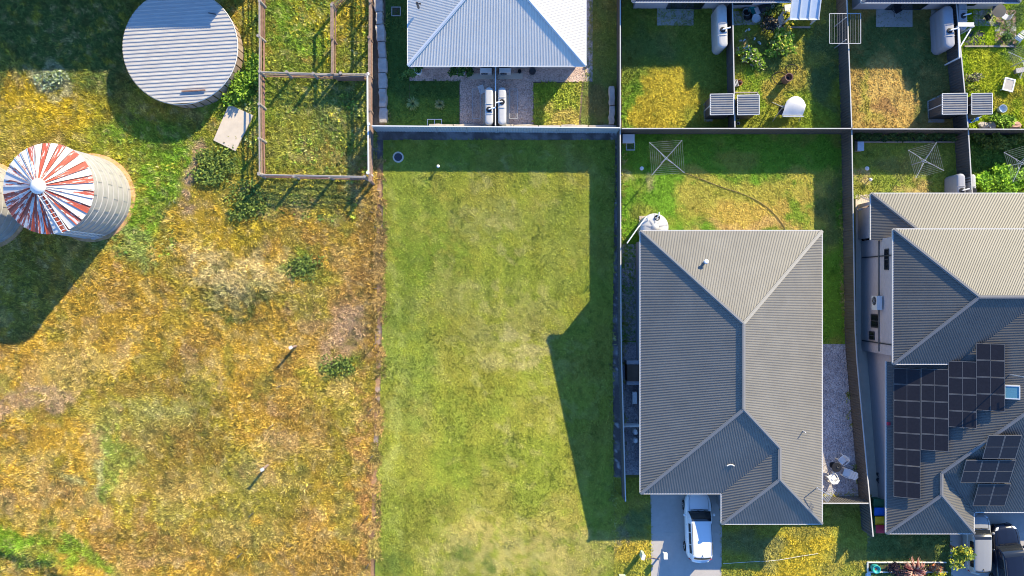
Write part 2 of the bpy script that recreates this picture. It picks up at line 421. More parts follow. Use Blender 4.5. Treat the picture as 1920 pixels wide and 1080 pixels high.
def quad_pts(corners, s, t):
    a, b, c, d = [np.array((p.x, p.y)) for p in corners]        # NW NE SE SW
    s = s[:, None]; t = t[:, None]
    return (a * (1 - s) + b * s) * (1 - t) + (d * (1 - s) + c * s) * t
def topx(xy, z):
    k = SC * CAM_H / (CAM_H - z)
    return 960 + xy[:, 0] * k, 540 - xy[:, 1] * k
def patch(name, cpx, colf, res=0.3, zoff=0.0, bump=None, mat='vground', plateau=False):
    """a ground sheet between four photo-pixel corners, following the slope"""
    cs = [G(*c) for c in cpx]
    w = max((cs[1] - cs[0]).length, (cs[2] - cs[3]).length); h = max((cs[3] - cs[0]).length, (cs[2] - cs[1]).length)
    nu = max(2, int(w / res)); nv = max(2, int(h / res))
    s, t = np.meshgrid(np.linspace(0, 1, nu + 1), np.linspace(0, 1, nv + 1))
    xy = quad_pts(cs, s.ravel(), t.ravel())
    z = (np.full(len(xy), PLATEAU) if plateau else gnp(xy[:, 1])) + zoff
    px, py = topx(xy, z); c = colf(px, py, xy) * GAIN
    if bump is not None: z = z + bump(px, py, xy)
    i, j = np.meshgrid(np.arange(nu), np.arange(nv)); a = (j * (nu + 1) + i).ravel()
    f = np.stack([a, a + nu + 1, a + nu + 2, a + 1], 1)
    return struct(arr_mesh(name, np.column_stack([xy, z]), f, c, mat, smooth=True))
def grass(name, cpx, colf, dens, length, width, zoff=0.0, lenf=None, plateau=False, flow=None, bump=None, lean=(0.5, 1.1), keep=None, tone=0.3, n3=1):
    """grass blades: each a tapered leaf of its own, leaning with the local flow"""
    cs = [G(*c) for c in cpx]
    area = abs((cs[1] - cs[0]).cross(cs[3] - cs[0]).z) / 2 + abs((cs[1] - cs[2]).cross(cs[3] - cs[2]).z) / 2
    n = int(area * dens)
    # clumps: several blades share a root and a colour
    nc = max(1, n // 5)
    cxy = quad_pts(cs, rng.random(nc), rng.random(nc))
    idx = rng.integers(0, nc, n)
    xy = cxy[idx] + rng.normal(0, 0.05, (n, 2))
    z = (np.full(n, PLATEAU) if plateau else gnp(xy[:, 1])) + zoff
    px, py = topx(xy, z)
    if bump is not None: z = z + bump(px, py, xy)
    ctone = 1 + (rng.random(nc) - 0.5) * 2 * tone
    col = colf(px, py, xy) * GAIN * ctone[idx][:, None] * (0.85 + 0.3 * rng.random(n))[:, None]
    L = length * (0.6 + 0.8 * rng.random(n))
    if lenf is not None: L = L * lenf(px, py, xy)
    if keep is not None:
        k = rng.random(n) < keep(px, py, xy)
        xy, z, col, L, idx = xy[k], z[k], col[k], L[k], idx[k]; n = len(L)
    cang = rng.random(nc) * 2 * math.pi
    fl = vn(xy[:, 0] * 0.5, xy[:, 1] * 0.5, 91) * 2.5 * math.pi if flow is None else flow + (vn(xy[:, 0] * .6, xy[:, 1] * .6, 92) - 0.5) * 2.2
    wgt = rng.random(n)
    ang = np.where(wgt < 0.45, fl + rng.normal(0, 0.5, n), cang[idx] + rng.normal(0, 0.9, n))
    ln = lean[0] + (lean[1] - lean[0]) * rng.random(n)
    d = np.column_stack([np.cos(ang) * np.sin(ln), np.sin(ang) * np.sin(ln), np.cos(ln)])
    sd = np.column_stack([-np.sin(ang), np.cos(ang), np.zeros(n)])
    tw = rng.normal(0, 0.5, n); sd[:, 2] = tw * 0.6
    b = np.column_stack([xy, z - 0.01]); w = (width * (0.6 + 0.8 * rng.random(n)) * 0.5)[:, None]
    mid = b + d * (L * 0.55)[:, None]; d2 = d.copy(); d2[:, 2] *= 0.35; d2 /= np.linalg.norm(d2, axis=1)[:, None]
    tip = mid + d2 * (L * 0.45)[:, None]
    V = np.stack([b - sd * w * 0.7, b + sd * w * 0.7, mid + sd * w, mid - sd * w, tip], 1)     # 5 verts per blade
    # two faces -> triangles: base quad as 2 tris + tip tri
    a = np.arange(n)[:, None] * 5
    F = np.concatenate([a + np.array([[0, 1, 2]]), a + np.array([[0, 2, 3]]), a + np.array([[3, 2, 4]])], 0)
    C = np.repeat(col, 5, axis=0)
    return stuff(arr_mesh(name, V.reshape(-1, 3), F, C, 'blade'))
def leaves(name, n, center, rad, size, colfs, parent=None, seed=0, shell=0.45, flat=False, mat='leaf', elong=1.8, lobes=7):
    """leaf cloud: clumps of small folded leaves through the crown volume, in coordinates of the parent"""
    r = np.random.default_rng(seed + 5)
    rad = np.array(rad, float)
    lc = r.normal(0, 0.42, (lobes, 3)); lr = 0.35 + 0.35 * r.random(lobes)
    li = r.integers(0, lobes, n); p = r.normal(0, 1, (n, 3)); p /= np.linalg.norm(p, axis=1)[:, None]
    p = lc[li] + p * (lr[li] * (shell + (1 - shell) * r.random(n)))[:, None]
    p = np.clip(p, -1.15, 1.15)
    p = p * rad; p[:, 2] = np.maximum(p[:, 2], -rad[2] * 0.95)
    p = p + np.array(center)
    ang = r.random(n) * 2 * math.pi; el = r.normal(0.25, 0.45, n)
    d = np.column_stack([np.cos(ang) * np.cos(el), np.sin(ang) * np.cos(el), np.sin(el)])
    sd = np.column_stack([-np.sin(ang), np.cos(ang), r.normal(0, 0.5, n)]); sd /= np.linalg.norm(sd, axis=1)[:, None]
    s = size * (0.6 + 0.8 * r.random(n)); L = (s * elong)[:, None]; w = (s * 0.5)[:, None]
    V = np.stack([p, p + d * L * 0.5 + sd * w, p + d * L, p + d * L * 0.5 - sd * w], 1)
    a = np.arange(n)[:, None] * 4; F = a + np.array([[0, 1, 2, 3]])
    cc = np.array(colfs)[r.integers(0, len(colfs), n)] * (0.75 + 0.5 * r.random(n))[:, None]
    lt = (0.8 + 0.4 * r.random(lobes))[li]; cc = cc * lt[:, None]
    return arr_mesh(name, V.reshape(-1, 3), F, np.repeat(cc, 4, axis=0), mat, parent)

# ================================================================== SETTING: terrain, yards, paths
def terrain():
    ys = [-900, -4.0 - 2.45 / 0.18, -4.0, 900]; xs = [-900, -60, 0, 60, 900]
    mb = MB()
    b = 0
    for y in ys:
        for x in xs: mb.v.append(Vector((x, y, g(y) - 0.06)))
    for j in range(len(ys) - 1):
        for i in range(len(xs) - 1):
            a = j * len(xs) + i; mb.f.append((a, a + 1, a + 1 + len(xs), a + len(xs)))
    return struct(mb.build('ground', 'ground'))
terrain()

def sheet(name, pxs, mat, zoff, thick=None, plateau=False):
    """paving or gravel laid between photo-pixel corners, following the slope; optional thickness"""
    pts = [G(*p) for p in pxs]
    bm = bmesh.new(); vs_ = [bm.verts.new((p.x, p.y, 0)) for p in pts]; bm.faces.new(vs_)
    for yb_ in (-4.0, -4.0 - 2.45 / 0.18):
        bmesh.ops.bisect_plane(bm, geom=bm.verts[:] + bm.edges[:] + bm.faces[:], plane_co=(0, yb_, 0), plane_no=(0, 1, 0))
    zf = (lambda y: PLATEAU) if plateau else g
    if thick:
        r = bmesh.ops.extrude_face_region(bm, geom=bm.faces[:])
        up = [e for e in r['geom'] if isinstance(e, bmesh.types.BMVert)]
        for v in bm.verts: v.co.z = zf(v.co.y) + zoff - thick
        for v in up: v.co.z = zf(v.co.y) + zoff
    else:
        for v in bm.verts: v.co.z = zf(v.co.y) + zoff
    bmesh.ops.recalc_face_normals(bm, faces=bm.faces[:])
    me = bpy.data.meshes.new(name); bm.to_mesh(me); bm.free(); me.materials.append(M[mat])
    o = bpy.data.objects.new(name, me); COL.objects.link(o); return struct(o)

# ---- colours of what grows where (cover, plus some painted sun and shade) ----------------------
def blobs(c, px, py, lst, s=3, solid=0.0):
    wx = (fbm(px * 0.018, py * 0.018, s, 6) - 0.5) * 150; wy = (fbm(px * 0.018, py * 0.018, s + 50, 6) - 0.5) * 110
    br = fbm(px * 0.07, py * 0.07, s + 9, 5)
    for x, y, rx, ry, col, k in lst:
        d = ((px + wx - x) / rx) ** 2 + ((py + wy - y) / ry) ** 2
        m = np.clip(1.5 - d, 0, 1) * k * np.clip(sstep(0.26 - solid * .2, 0.60 - solid * .2, br) * 1.15, 0, 1)
        c = mixc(c, col, np.clip(m, 0, 1))
    return c
GOLD = (0.54, 0.345, 0.05); STRAW = (0.58, 0.42, 0.13); OLIVE = (0.34, 0.30, 0.04); GREEN = (0.17, 0.27, 0.035)
LUSH = (0.20, 0.34, 0.03); BROWN = (0.32, 0.19, 0.055); BARE = (0.48, 0.32, 0.19); PALE = (0.50, 0.48, 0.28); DKG = (0.09, 0.14, 0.035)
YEL = (0.56, 0.40, 0.03); ORANGE = (0.50, 0.25, 0.09)
PAD = [(100, 60, 220, 120, (0.10, 0.16, 0.045), 0.9), (90, 205, 120, 55, YEL, 0.9), (30, 250, 60, 40, OLIVE, 0.6), (100, 150, 28, 22, PALE, 0.7), (290, 300, 60, 90, LUSH, 1.0), (255, 420, 60, 45, LUSH, 0.95),  # first blob darkens the grass where the shed's shade lies
       (230, 465, 60, 26, (0.28, 0.36, 0.09), 0.8), (300, 250, 120, 30, GREEN, 0.6), (170, 265, 60, 40, OLIVE, 0.7), (400, 330, 60, 50, OLIVE, 0.8), (450, 170, 60, 60, LUSH, 0.9), (430, 300, 40, 30, GREEN, 0.8), (350, 340, 22, 40, BARE, 1.0), (372, 290, 14, 45, BARE, 0.9),
       (378, 393, 22, 12, BARE, 0.9), (420, 430, 70, 40, YEL, 0.5), (330, 480, 40, 40, OLIVE, 0.6), (450, 505, 90, 30, (0.62, 0.48, 0.2), 1.0), (430, 545, 80, 25, (0.44, 0.38, 0.13), 0.9), (440, 578, 80, 12, DKG, 0.8), (350, 560, 40, 60, OLIVE, 0.5),  # dark green band below the straw mound is its painted shade side
       (570, 500, 45, 25, GREEN, 0.8), (600, 520, 60, 30, OLIVE, 0.6), (640, 690, 35, 25, GREEN, 0.8), (560, 690, 25, 25, OLIVE, 0.8), (560, 580, 60, 26, OLIVE, 0.7), (650, 630, 45, 40, BARE, 0.8), (700, 500, 20, 250, BROWN, 0.5), (690, 900, 15, 200, (0.5, 0.25, 0.1), 0.6),
       (70, 750, 90, 26, BARE, 0.8), (120, 690, 80, 30, STRAW, 0.4), (200, 880, 36, 60, (0.27, 0.37, 0.06), 0.95), (165, 885, 18, 22, (0.46, 0.44, 0.18), 0.8), (270, 790, 90, 45, (0.36, 0.35, 0.09), 0.7), (320, 770, 40, 25, (0.42, 0.39, 0.13), 0.6),
       (320, 870, 120, 70, BROWN, 0.45), (470, 890, 40, 40, (0.28, 0.28, 0.06), 0.7), (480, 960, 40, 30, (0.34, 0.32, 0.08), 0.5), (540, 940, 90, 40, OLIVE, 0.5), (600, 860, 80, 40, OLIVE, 0.45), (100, 920, 60, 40, BARE, 0.35), (300, 1030, 120, 40, ORANGE, 0.4),
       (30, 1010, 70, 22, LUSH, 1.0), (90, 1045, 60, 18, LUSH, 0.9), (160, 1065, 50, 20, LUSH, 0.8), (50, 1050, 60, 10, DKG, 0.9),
       (590, 160, 130, 190, (0.25, 0.32, 0.045), 0.85), (560, 60, 60, 55, LUSH, 0.8), (600, 60, 20, 60, YEL, 0.6), (655, 40, 40, 40, YEL, 0.6), (640, 200, 50, 60, (0.20, 0.25, 0.07), 0.7), (560, 230, 60, 60, (0.38, 0.36, 0.06), 0.7),
       (620, 300, 60, 25, STRAW, 0.6), (560, 370, 110, 35, (0.20, 0.24, 0.06), 0.8), (680, 300, 20, 80, (0.4, 0.26, 0.11), 0.6), (480, 330, 30, 60, OLIVE, 0.6), (395, 60, 60, 50, GREEN, 0.5), (460, 50, 25, 60, GREEN, 0.7)]
def pad_col(px, py, xy):
    wx = (fbm(px * 0.03, py * 0.03, 5) - 0.5) * 40; wy = (fbm(px * 0.03, py * 0.03, 6) - 0.5) * 40
    qx, qy = px + wx, py + wy
    n1 = fbm(qx * 0.008, qy * 0.008, 1, 5); n2 = fbm(qx * 0.022, qy * 0.022, 2, 5); n2b = fbm(qx * 0.026, qy * 0.018, 12, 5); n3 = fbm(px * 0.09, py * 0.09, 4, 3)
    c = np.tile(np.array(GOLD), (len(px), 1))
    c = mixc(c, OLIVE, sstep(0.47, 0.60, n1) * 0.75)
    c = mixc(c, STRAW, sstep(0.53, 0.62, n2) * 0.65)
    c = mixc(c, BROWN, sstep(0.44, 0.34, n2) * 0.6)
    c = mixc(c, BARE, sstep(0.63, 0.70, n2b) * 0.4)
    c = mixc(c, (0.28, 0.27, 0.045), sstep(0.39, 0.32, n2b) * 0.6)
    up = sstep(560, 330, py + 0.25 * px) * 0.85
    c = mixc(c, (0.32, 0.33, 0.035), up * sstep(0.36, 0.58, fbm(px * 0.011, py * 0.011, 14)))
    c = mixc(c, (0.42, 0.24, 0.08), sstep(430, 700, px) * sstep(330, 480, py) * sstep(0.40, 0.60, fbm(qx * 0.009, qy * 0.009, 15)) * 0.7)
    c = blobs(c, px, py, PAD, solid=0.35)
    c = mixc(c, (0.13, 0.13, 0.04), sstep(0.60, 0.74, n3) * 0.65)
    c = mixc(c, (0.55, 0.44, 0.2), sstep(0.38, 0.26, n3) * 0.4)
    return c
def pad_soil(px, py, xy):
    return pad_col(px, py, xy) * 0.62
def pad_bump(px, py, xy):
    b = (fbm(xy[:, 0] * 0.5, xy[:, 1] * 0.5, 21) - 0.4) * 0.16
    b = b + 0.55 * np.exp(-(((px - 450) / 75) ** 2 + ((py - 525) / 38) ** 2))
    ridge = np.exp(-((py - (1012 + (px) * 0.38)) / 13.0) ** 2) * (px < 190)
    return b + 0.45 * ridge
def pad_len(px, py, xy):
    n = fbm(px * 0.02, py * 0.02, 31)
    L = 0.55 + 0.9 * n
    L = L + 0.7 * np.exp(-(((px - 450) / 90) ** 2 + ((py - 540) / 45) ** 2))
    L = L + 0.6 * np.exp(-(((px - 280) / 70) ** 2 + ((py - 360) / 130) ** 2))
    L = L + 0.5 * ((px > 490) & (px < 690) & (py < 400))
    L = L + 0.9 * np.exp(-((py - (1012 + (px) * 0.38)) / 25.0) ** 2) * (px < 190)
    for x, y, r in ((350, 340, 24), (375, 290, 20), (378, 393, 20), (70, 750, 60), (650, 630, 40)):
        L = L * (1 - 0.6 * np.exp(-(((px - x) / r) ** 2 + ((py - y) / r) ** 2)))
    return L
PADQ = [(-170, -130), (706, -130), (695, 1180), (-170, 1180)]
patch('paddock', PADQ, pad_soil, res=0.3, zoff=0.0, bump=pad_bump)
grass('dry_grass', [(-60, -50), (707, -50), (697, 1150), (-60, 1150)], pad_col, 290, 0.19, 0.032, lenf=pad_len, flow=2.6, bump=pad_bump, lean=(0.4, 1.15), tone=0.45)

grass('dry_tussocks', [(-60, -50), (703, -50), (690, 1150), (-60, 1150)], lambda a, b, c: pad_col(a, b, c) * 1.05, 40, 0.34, 0.04, flow=2.6, bump=pad_bump, lean=(0.5, 1.3), tone=0.5,
      keep=lambda px, py, xy: sstep(0.52, 0.62, fbm(px * 0.03, py * 0.03, 45, 5)))
def weed_col(px, py, xy):
    n = fbm(px * 0.02, py * 0.02, 41); n2 = fbm(px * 0.06, py * 0.06, 42)
    c = np.tile(np.array((0.22, 0.33, 0.04)), (len(px), 1))
    c = mixc(c, (0.48, 0.42, 0.05), sstep(0.48, 0.62, n)); c = mixc(c, (0.10, 0.16, 0.04), sstep(0.5, 0.66, n2)); c = mixc(c, (0.50, 0.46, 0.2), sstep(0.42, 0.3, n2) * 0.8)
    return c
for q, dn in (([(502, -40), (694, -40), (694, 325), (502, 325)], 75), ([(440, 335), (690, 335), (660, 415), (450, 400)], 45), ([(430, 10), (492, 0), (494, 325), (440, 300)], 55), ([(215, 250), (330, 250), (330, 480), (215, 480)], 45)):
    grass('leafy_weeds', q, weed_col, dn, 0.24, 0.11, tone=0.5, lean=(0.4, 1.3), bump=pad_bump, keep=lambda px, py, xy: sstep(0.36, 0.6, fbm(px * 0.03, py * 0.03, 43)))

# ---- vacant lot ---------------------------------------------------------------
def earth_col(px, py, xy):
    n = fbm(px * 0.05, py * 0.05, 61); n2 = fbm(px * 0.2, py * 0.2, 62)
    c = np.tile(np.array((0.13, 0.105, 0.095)), (len(px), 1))
    left = sstep(735, 718, px) * sstep(292, 312, py)
    c = mixc(c, (0.34, 0.20, 0.11), left)
    c = mixc(c, (0.30, 0.27, 0.26), sstep(0.5, 0.7, n) * 0.6)
    c = mixc(c, (0.55, 0.52, 0.5), sstep(0.62, 0.75, n2) * (px > 1140) * 0.7)
    return c
patch('bare_earth', [(703, 243), (1168, 243), (1168, 1180), (692, 1180)], earth_col, res=0.16, zoff=0.0,
      bump=lambda px, py, xy: (fbm(xy[:, 0] * 3, xy[:, 1] * 3, 63) - 0.5) * 0.03)
LOT = [(800, 400, 90, 90, (0.211, 0.275, 0.042), 0.5), (930, 420, 60, 40, (0.299, 0.310, 0.084), 0.6), (870, 560, 110, 40, (0.317, 0.318, 0.077), 0.7), (800, 480, 70, 60, (0.185, 0.267, 0.028), 0.6), (960, 640, 70, 60, (0.352, 0.327, 0.091), 0.7), (940, 690, 30, 20, (0.440, 0.387, 0.154), 0.8), (980, 650, 25, 25, (0.440, 0.387, 0.154), 0.7),
       (900, 730, 60, 60, (0.264, 0.249, 0.035), 0.6), (728, 640, 16, 420, (0.370, 0.387, 0.098), 0.6), (770, 700, 40, 160, (0.194, 0.258, 0.049), 0.5), (890, 860, 60, 40, (0.176, 0.232, 0.028), 0.6), (1050, 450, 50, 90, (0.282, 0.310, 0.063), 0.6), (780, 950, 60, 50, (0.176, 0.189, 0.028), 0.6),
       (880, 930, 120, 30, (0.299, 0.275, 0.056), 0.6), (960, 1020, 130, 60, (0.458, 0.378, 0.105), 1.0), (840, 1050, 70, 40, (0.405, 0.361, 0.105), 0.8), (1080, 1060, 60, 50, (0.422, 0.361, 0.105), 0.7), (870, 1050, 22, 18, (0.141, 0.189, 0.035), 0.9), (730, 1040, 20, 40, (0.150, 0.206, 0.035), 0.8), (1060, 960, 40, 40, (0.370, 0.292, 0.070), 0.5), (1000, 560, 60, 30, (0.370, 0.344, 0.098), 0.5)]
def lot_col(px, py, xy):
    wx = (fbm(px * 0.04, py * 0.04, 65) - 0.5) * 30; qx, qy = px + wx, py + wx
    n1 = fbm(qx * 0.013, qy * 0.013, 71, 5); n2 = fbm(qx * 0.045, qy * 0.045, 72, 5); n3 = fbm(px * 0.14, py * 0.14, 73, 3)
    c = np.tile(np.array((0.30, 0.315, 0.045)), (len(px), 1))
    c = mixc(c, (0.25, 0.30, 0.04), sstep(0.50, 0.60, n1) * 0.7)
    c = mixc(c, (0.30, 0.28, 0.05), sstep(0.47, 0.36, n1) * 0.7)
    c = blobs(c, px, py, LOT, 77)
    c = c * (1 + 0.06 * np.sin((px + 0.016 * py) * 0.16))[:, None]      # mower passes
    worn = sstep(0.56, 0.70, n2) * (0.16 + 0.5 * np.exp(-((px - 950) / 110) ** 2))
    c = mixc(c, (0.42, 0.38, 0.12), worn)
    c = mixc(c, (0.13, 0.16, 0.025), sstep(0.58, 0.75, n3) * 0.5)
    return c
LOTQ = [(719, 263), (1153, 263), (1149, 1170), (703, 1170)]
patch('vacant_lot', LOTQ, lambda a, b, c: lot_col(a, b, c) * 0.85, res=0.22, zoff=0.05,
      bump=lambda px, py, xy: (fbm(xy[:, 0] * 0.8, xy[:, 1] * 0.8, 75) - 0.5) * 0.05)
def lot_len(px, py, xy):
    bare = np.exp(-(((px - 960) / 130) ** 2 + ((py - 1035) / 55) ** 2)) * sstep(0.75, 0.45, fbm(px * 0.05, py * 0.05, 79))
    return (0.75 + 0.5 * fbm(px * 0.03, py * 0.03, 78)) * (1 - 0.65 * bare)
grass('lot_grass', LOTQ, lot_col, 400, 0.11, 0.032, zoff=0.05, lenf=lot_len, lean=(0.5, 1.25), tone=0.24,
      keep=lambda px, py, xy: 1 - 0.9 * np.exp(-(((px - 975) / 120) ** 2 + ((py - 1040) / 50) ** 2)) * sstep(0.62, 0.42, fbm(px * 0.04, py * 0.04, 79)))

# ---- yards ----------------------------------------------------------------------
def yard_col(base, lst, seed, dry=(0.42, 0.32, 0.08)):
    def f(px, py, xy):
        n1 = fbm(px * 0.02, py * 0.02, seed); n3 = fbm(px * 0.13, py * 0.13, seed + 3, 3)
        c = np.tile(np.array(base), (len(px), 1))
        c = mixc(c, dry, sstep(0.52, 0.72, n1) * 0.45)
        c = blobs(c, px, py, lst, seed + 5, solid=0.8)
        c = mixc(c, np.array(base) * 0.5, sstep(0.62, 0.8, n3) * 0.45)
        return c
    return f
def lawn(name, q, colf, dens=320, ln=0.12, wd=0.033, plateau=False, zoff=0.02, lean=(0.35, 1.1), grass_name='lawn_grass', keep=None):
    patch(name, q, lambda a, b, c: colf(a, b, c) * 0.85, res=0.3, zoff=zoff, plateau=plateau)
    grass(grass_name, q, colf, dens, ln, wd, zoff=zoff, plateau=plateau, lean=lean, tone=0.3, keep=keep)
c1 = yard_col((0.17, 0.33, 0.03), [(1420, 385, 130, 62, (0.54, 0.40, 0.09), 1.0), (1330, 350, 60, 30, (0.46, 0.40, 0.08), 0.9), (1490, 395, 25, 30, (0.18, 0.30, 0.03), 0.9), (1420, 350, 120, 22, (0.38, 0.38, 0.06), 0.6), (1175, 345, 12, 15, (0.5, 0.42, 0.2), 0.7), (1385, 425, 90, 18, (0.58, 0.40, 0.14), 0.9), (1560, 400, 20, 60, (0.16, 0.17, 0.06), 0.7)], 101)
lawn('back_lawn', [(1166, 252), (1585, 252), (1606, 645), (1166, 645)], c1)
cU1 = yard_col((0.22, 0.27, 0.04), [(1250, 190, 65, 50, (0.56, 0.44, 0.05), 0.95), (1180, 200, 18, 50, (0.16, 0.30, 0.03), 0.9), (1210, 90, 60, 40, (0.12, 0.17, 0.05), 0.6)], 111)  # sunlit patch painted yellow, house shade painted darker
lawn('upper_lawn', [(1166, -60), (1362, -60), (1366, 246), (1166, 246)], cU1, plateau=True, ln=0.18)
cU2 = yard_col((0.32, 0.34, 0.045), [(1440, 90, 40, 60, (0.18, 0.20, 0.05), 0.8), (1430, 170, 30, 30, (0.22, 0.36, 0.03), 0.7), (1480, 160, 30, 30, (0.5, 0.38, 0.08), 0.7), (1550, 100, 40, 120, (0.14, 0.19, 0.06), 0.9), (1520, 220, 30, 30, (0.28, 0.42, 0.04), 0.6), (1385, 110, 10, 20, BARE, 0.7)], 121)
lawn('upper_lawn', [(1366, -60), (1568, -60), (1580, 246), (1368, 246)], cU2, plateau=True, ln=0.18)
cU3 = yard_col((0.46, 0.31, 0.09), [(1680, 80, 110, 55, (0.13, 0.18, 0.05), 1.0), (1660, 180, 80, 65, (0.60, 0.41, 0.12), 1.0), (1650, 200, 16, 26, (0.36, 0.2, 0.08), 0.8), (1610, 170, 12, 60, (0.36, 0.36, 0.05), 0.7), (1750, 160, 25, 70, (0.13, 0.17, 0.05), 0.8)], 131)  # dark green blobs paint the house and fence shade into the lawn
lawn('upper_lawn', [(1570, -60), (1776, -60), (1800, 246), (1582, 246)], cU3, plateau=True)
cU4 = yard_col((0.30, 0.42, 0.02), [(1890, 150, 50, 60, (0.40, 0.42, 0.03), 0.7), (1895, 200, 30, 30, (0.42, 0.33, 0.05), 0.7), (1905, 60, 25, 50, (0.10, 0.17, 0.05), 0.9)], 141, dry=(0.45, 0.40, 0.04))
lawn('upper_lawn', [(1780, -60), (2020, -60), (2020, 246), (1802, 246)], cU4, plateau=True, ln=0.2)
cY2 = yard_col((0.26, 0.33, 0.05), [(1700, 345, 30, 14, (0.55, 0.40, 0.16), 0.8), (1612, 340, 10, 16, (0.55, 0.42, 0.2), 0.8), (1680, 300, 60, 26, (0.24, 0.24, 0.08), 0.6)], 151)
lawn('back_lawn', [(1586, 252), (1790, 252), (1800, 372), (1594, 372)], cY2)
cY3 = yard_col((0.12, 0.22, 0.035), [], 155, dry=(0.2, 0.3, 0.04))
lawn('back_lawn', [(1792, 252), (2010, 252), (2010, 372), (1802, 372)], cY3, ln=0.24, wd=0.06)
cF = yard_col((0.34, 0.33, 0.05), [(1490, 1050, 75, 60, (0.60, 0.46, 0.045), 1.0), (1185, 1045, 40, 25, (0.56, 0.42, 0.06), 0.9), (1160, 1000, 10, 60, (0.22, 0.2, 0.13), 0.7), (1190, 980, 25, 50, (0.14, 0.2, 0.08), 0.7), (1420, 1020, 60, 30, (0.18, 0.2, 0.09), 0.7)], 161)  # first two blobs paint the sunlit patches yellow
lawn('front_lawn', [(1151, 895), (1219, 895), (1219, 1170), (1149, 1170)], cF, ln=0.17)
lawn('front_lawn', [(1351, 925), (1622, 925), (1622, 1170), (1351, 1170)], cF, ln=0.17)
cF2 = yard_col((0.16, 0.21, 0.06), [(1590, 1000, 26, 50, (0.34, 0.30, 0.18), 0.9), (1740, 1078, 16, 8, (0.6, 0.5, 0.05), 0.7)], 165)
lawn('front_lawn', [(1622, 925), (1779, 995), (1785, 1170), (1622, 1170)], cF2, ln=0.16)

# upper block behind the pale fence
patch('upper_block', [(694, -90), (1166, -90), (1166, 246), (694, 246)], yard_col((0.16, 0.12, 0.08), [], 171, dry=(0.3, 0.22, 0.15)), res=0.3, zoff=0.0, plateau=True)
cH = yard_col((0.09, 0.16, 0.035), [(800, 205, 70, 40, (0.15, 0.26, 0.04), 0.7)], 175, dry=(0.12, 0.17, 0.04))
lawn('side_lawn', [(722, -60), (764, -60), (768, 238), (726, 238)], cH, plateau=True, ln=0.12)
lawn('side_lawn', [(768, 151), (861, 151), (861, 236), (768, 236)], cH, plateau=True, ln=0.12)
cH2 = yard_col((0.33, 0.38, 0.05), [(1060, 215, 40, 30, (0.55, 0.42, 0.12), 0.8), (1015, 170, 20, 26, (0.22, 0.36, 0.03), 0.7)], 177)
lawn('square_lawn', [(1000, 156), (1090, 156), (1085, 236), (1002, 236)], cH2, plateau=True, ln=0.24, wd=0.05)
cH3 = yard_col((0.20, 0.24, 0.06), [(1115, 205, 25, 30, (0.26, 0.19, 0.07), 0.7), (1130, 100, 26, 70, (0.22, 0.28, 0.05), 0.7)], 178)
lawn('side_lawn', [(1112, -60), (1156, -60), (1156, 238), (1088, 238)], cH3, plateau=True, ln=0.15)
sheet('gravel_path', [(768, 122), (1101, 122), (1101, 154), (768, 152)], 'gravel_brown', 0.03, plateau=True)
sheet('gravel_path', [(862, 152), (1000, 152), (1000, 237), (862, 237)], 'gravel_brown', 0.034, plateau=True)
sheet('gravel_path', [(1098, -60), (1111, -60), (1111, 154), (1101, 154)], 'gravel', 0.036, plateau=True)
# neighbours' hard surfaces
sheet('gravel_path', [(1167, 458), (1199, 458), (1199, 890), (1167, 890)], 'gravel', 0.03)
sheet('gravel_yard', [(1530, 645), (1600, 645), (1622, 935), (1530, 935)], 'gravel', 0.04)
sheet('concrete_path', [(1604, 365), (1660, 365), (1676, 935), (1626, 935)], 'concrete_pale', 0.03)
sheet('driveway', [(1219, 915), (1351, 915), (1351, 1170), (1220, 1170)], 'drive', 0.045)
sheet('driveway', [(1772, 935), (1990, 935), (1990, 1170), (1786, 1170)], 'drive', 0.045)
for q in ([(1232, 9), (1300, 9), (1300, 48), (1232, 48)], [(1642, 12), (1710, 12), (1710, 51), (1642, 51)], [(1335, 14), (1352, 14), (1352, 96), (1334, 96)], [(1745, 20), (1778, 18), (1772, 98), (1745, 98)]):
    sheet('concrete_pad', q, 'concrete', 0.08, thick=0.12, plateau=True)
sheet('concrete_pad', [(1376, 22), (1436, 22), (1425, 46), (1376, 48)], 'concrete', 0.07, thick=0.1, plateau=True)
sheet('concrete_pad', [(1198, 405), (1240, 405), (1240, 440), (1198, 440)], 'concrete_pale', 0.08, thick=0.12)
sheet('concrete_pad', [(1777, 335), (1800, 333), (1802, 372), (1777, 372)], 'concrete_pale', 0.08, thick=0.12)
sheet('concrete_slab', [(431, 197), (476, 217), (443, 284), (402, 264)], 'concrete_pale', 0.22, thick=0.3)
sheet('garden_bed', [(1600, 246), (1790, 246), (1791, 266), (1601, 266)], 'soil', 0.03)
sheet('garden_bed', [(1625, 1054), (1772, 1054), (1774, 1070), (1626, 1070)], 'soil', 0.06)

# weeds left standing along fence feet and lot edges
def fringe(a, b, w, colf, dens=150, ln=0.26, plateau=False):
    grass('edge_weeds', [(a[0] - w, a[1]), (a[0] + w, a[1]), (b[0] + w, b[1]), (b[0] - w, b[1])], colf, dens, ln, 0.04, zoff=0.02, plateau=plateau, tone=0.45,
          keep=lambda px, py, xy: sstep(0.45, 0.62, fbm(px * 0.05, py * 0.05, int(a[0]))) )
weedc = yard_col((0.26, 0.28, 0.06), [], 191, dry=(0.5, 0.42, 0.18))
fringe((712, 300), (701, 1150), 10, yard_col((0.42, 0.27, 0.09), [], 192, dry=(0.34, 0.34, 0.06)), dens=600, ln=0.3)
fringe((1152, 262), (1150, 1020), 4, weedc)
fringe((1172, 255), (1171, 900), 4, weedc)
fringe((1575, 262), (1608, 930), 5, weedc)
fringe((724, -40), (727, 236), 4, weedc, plateau=True)

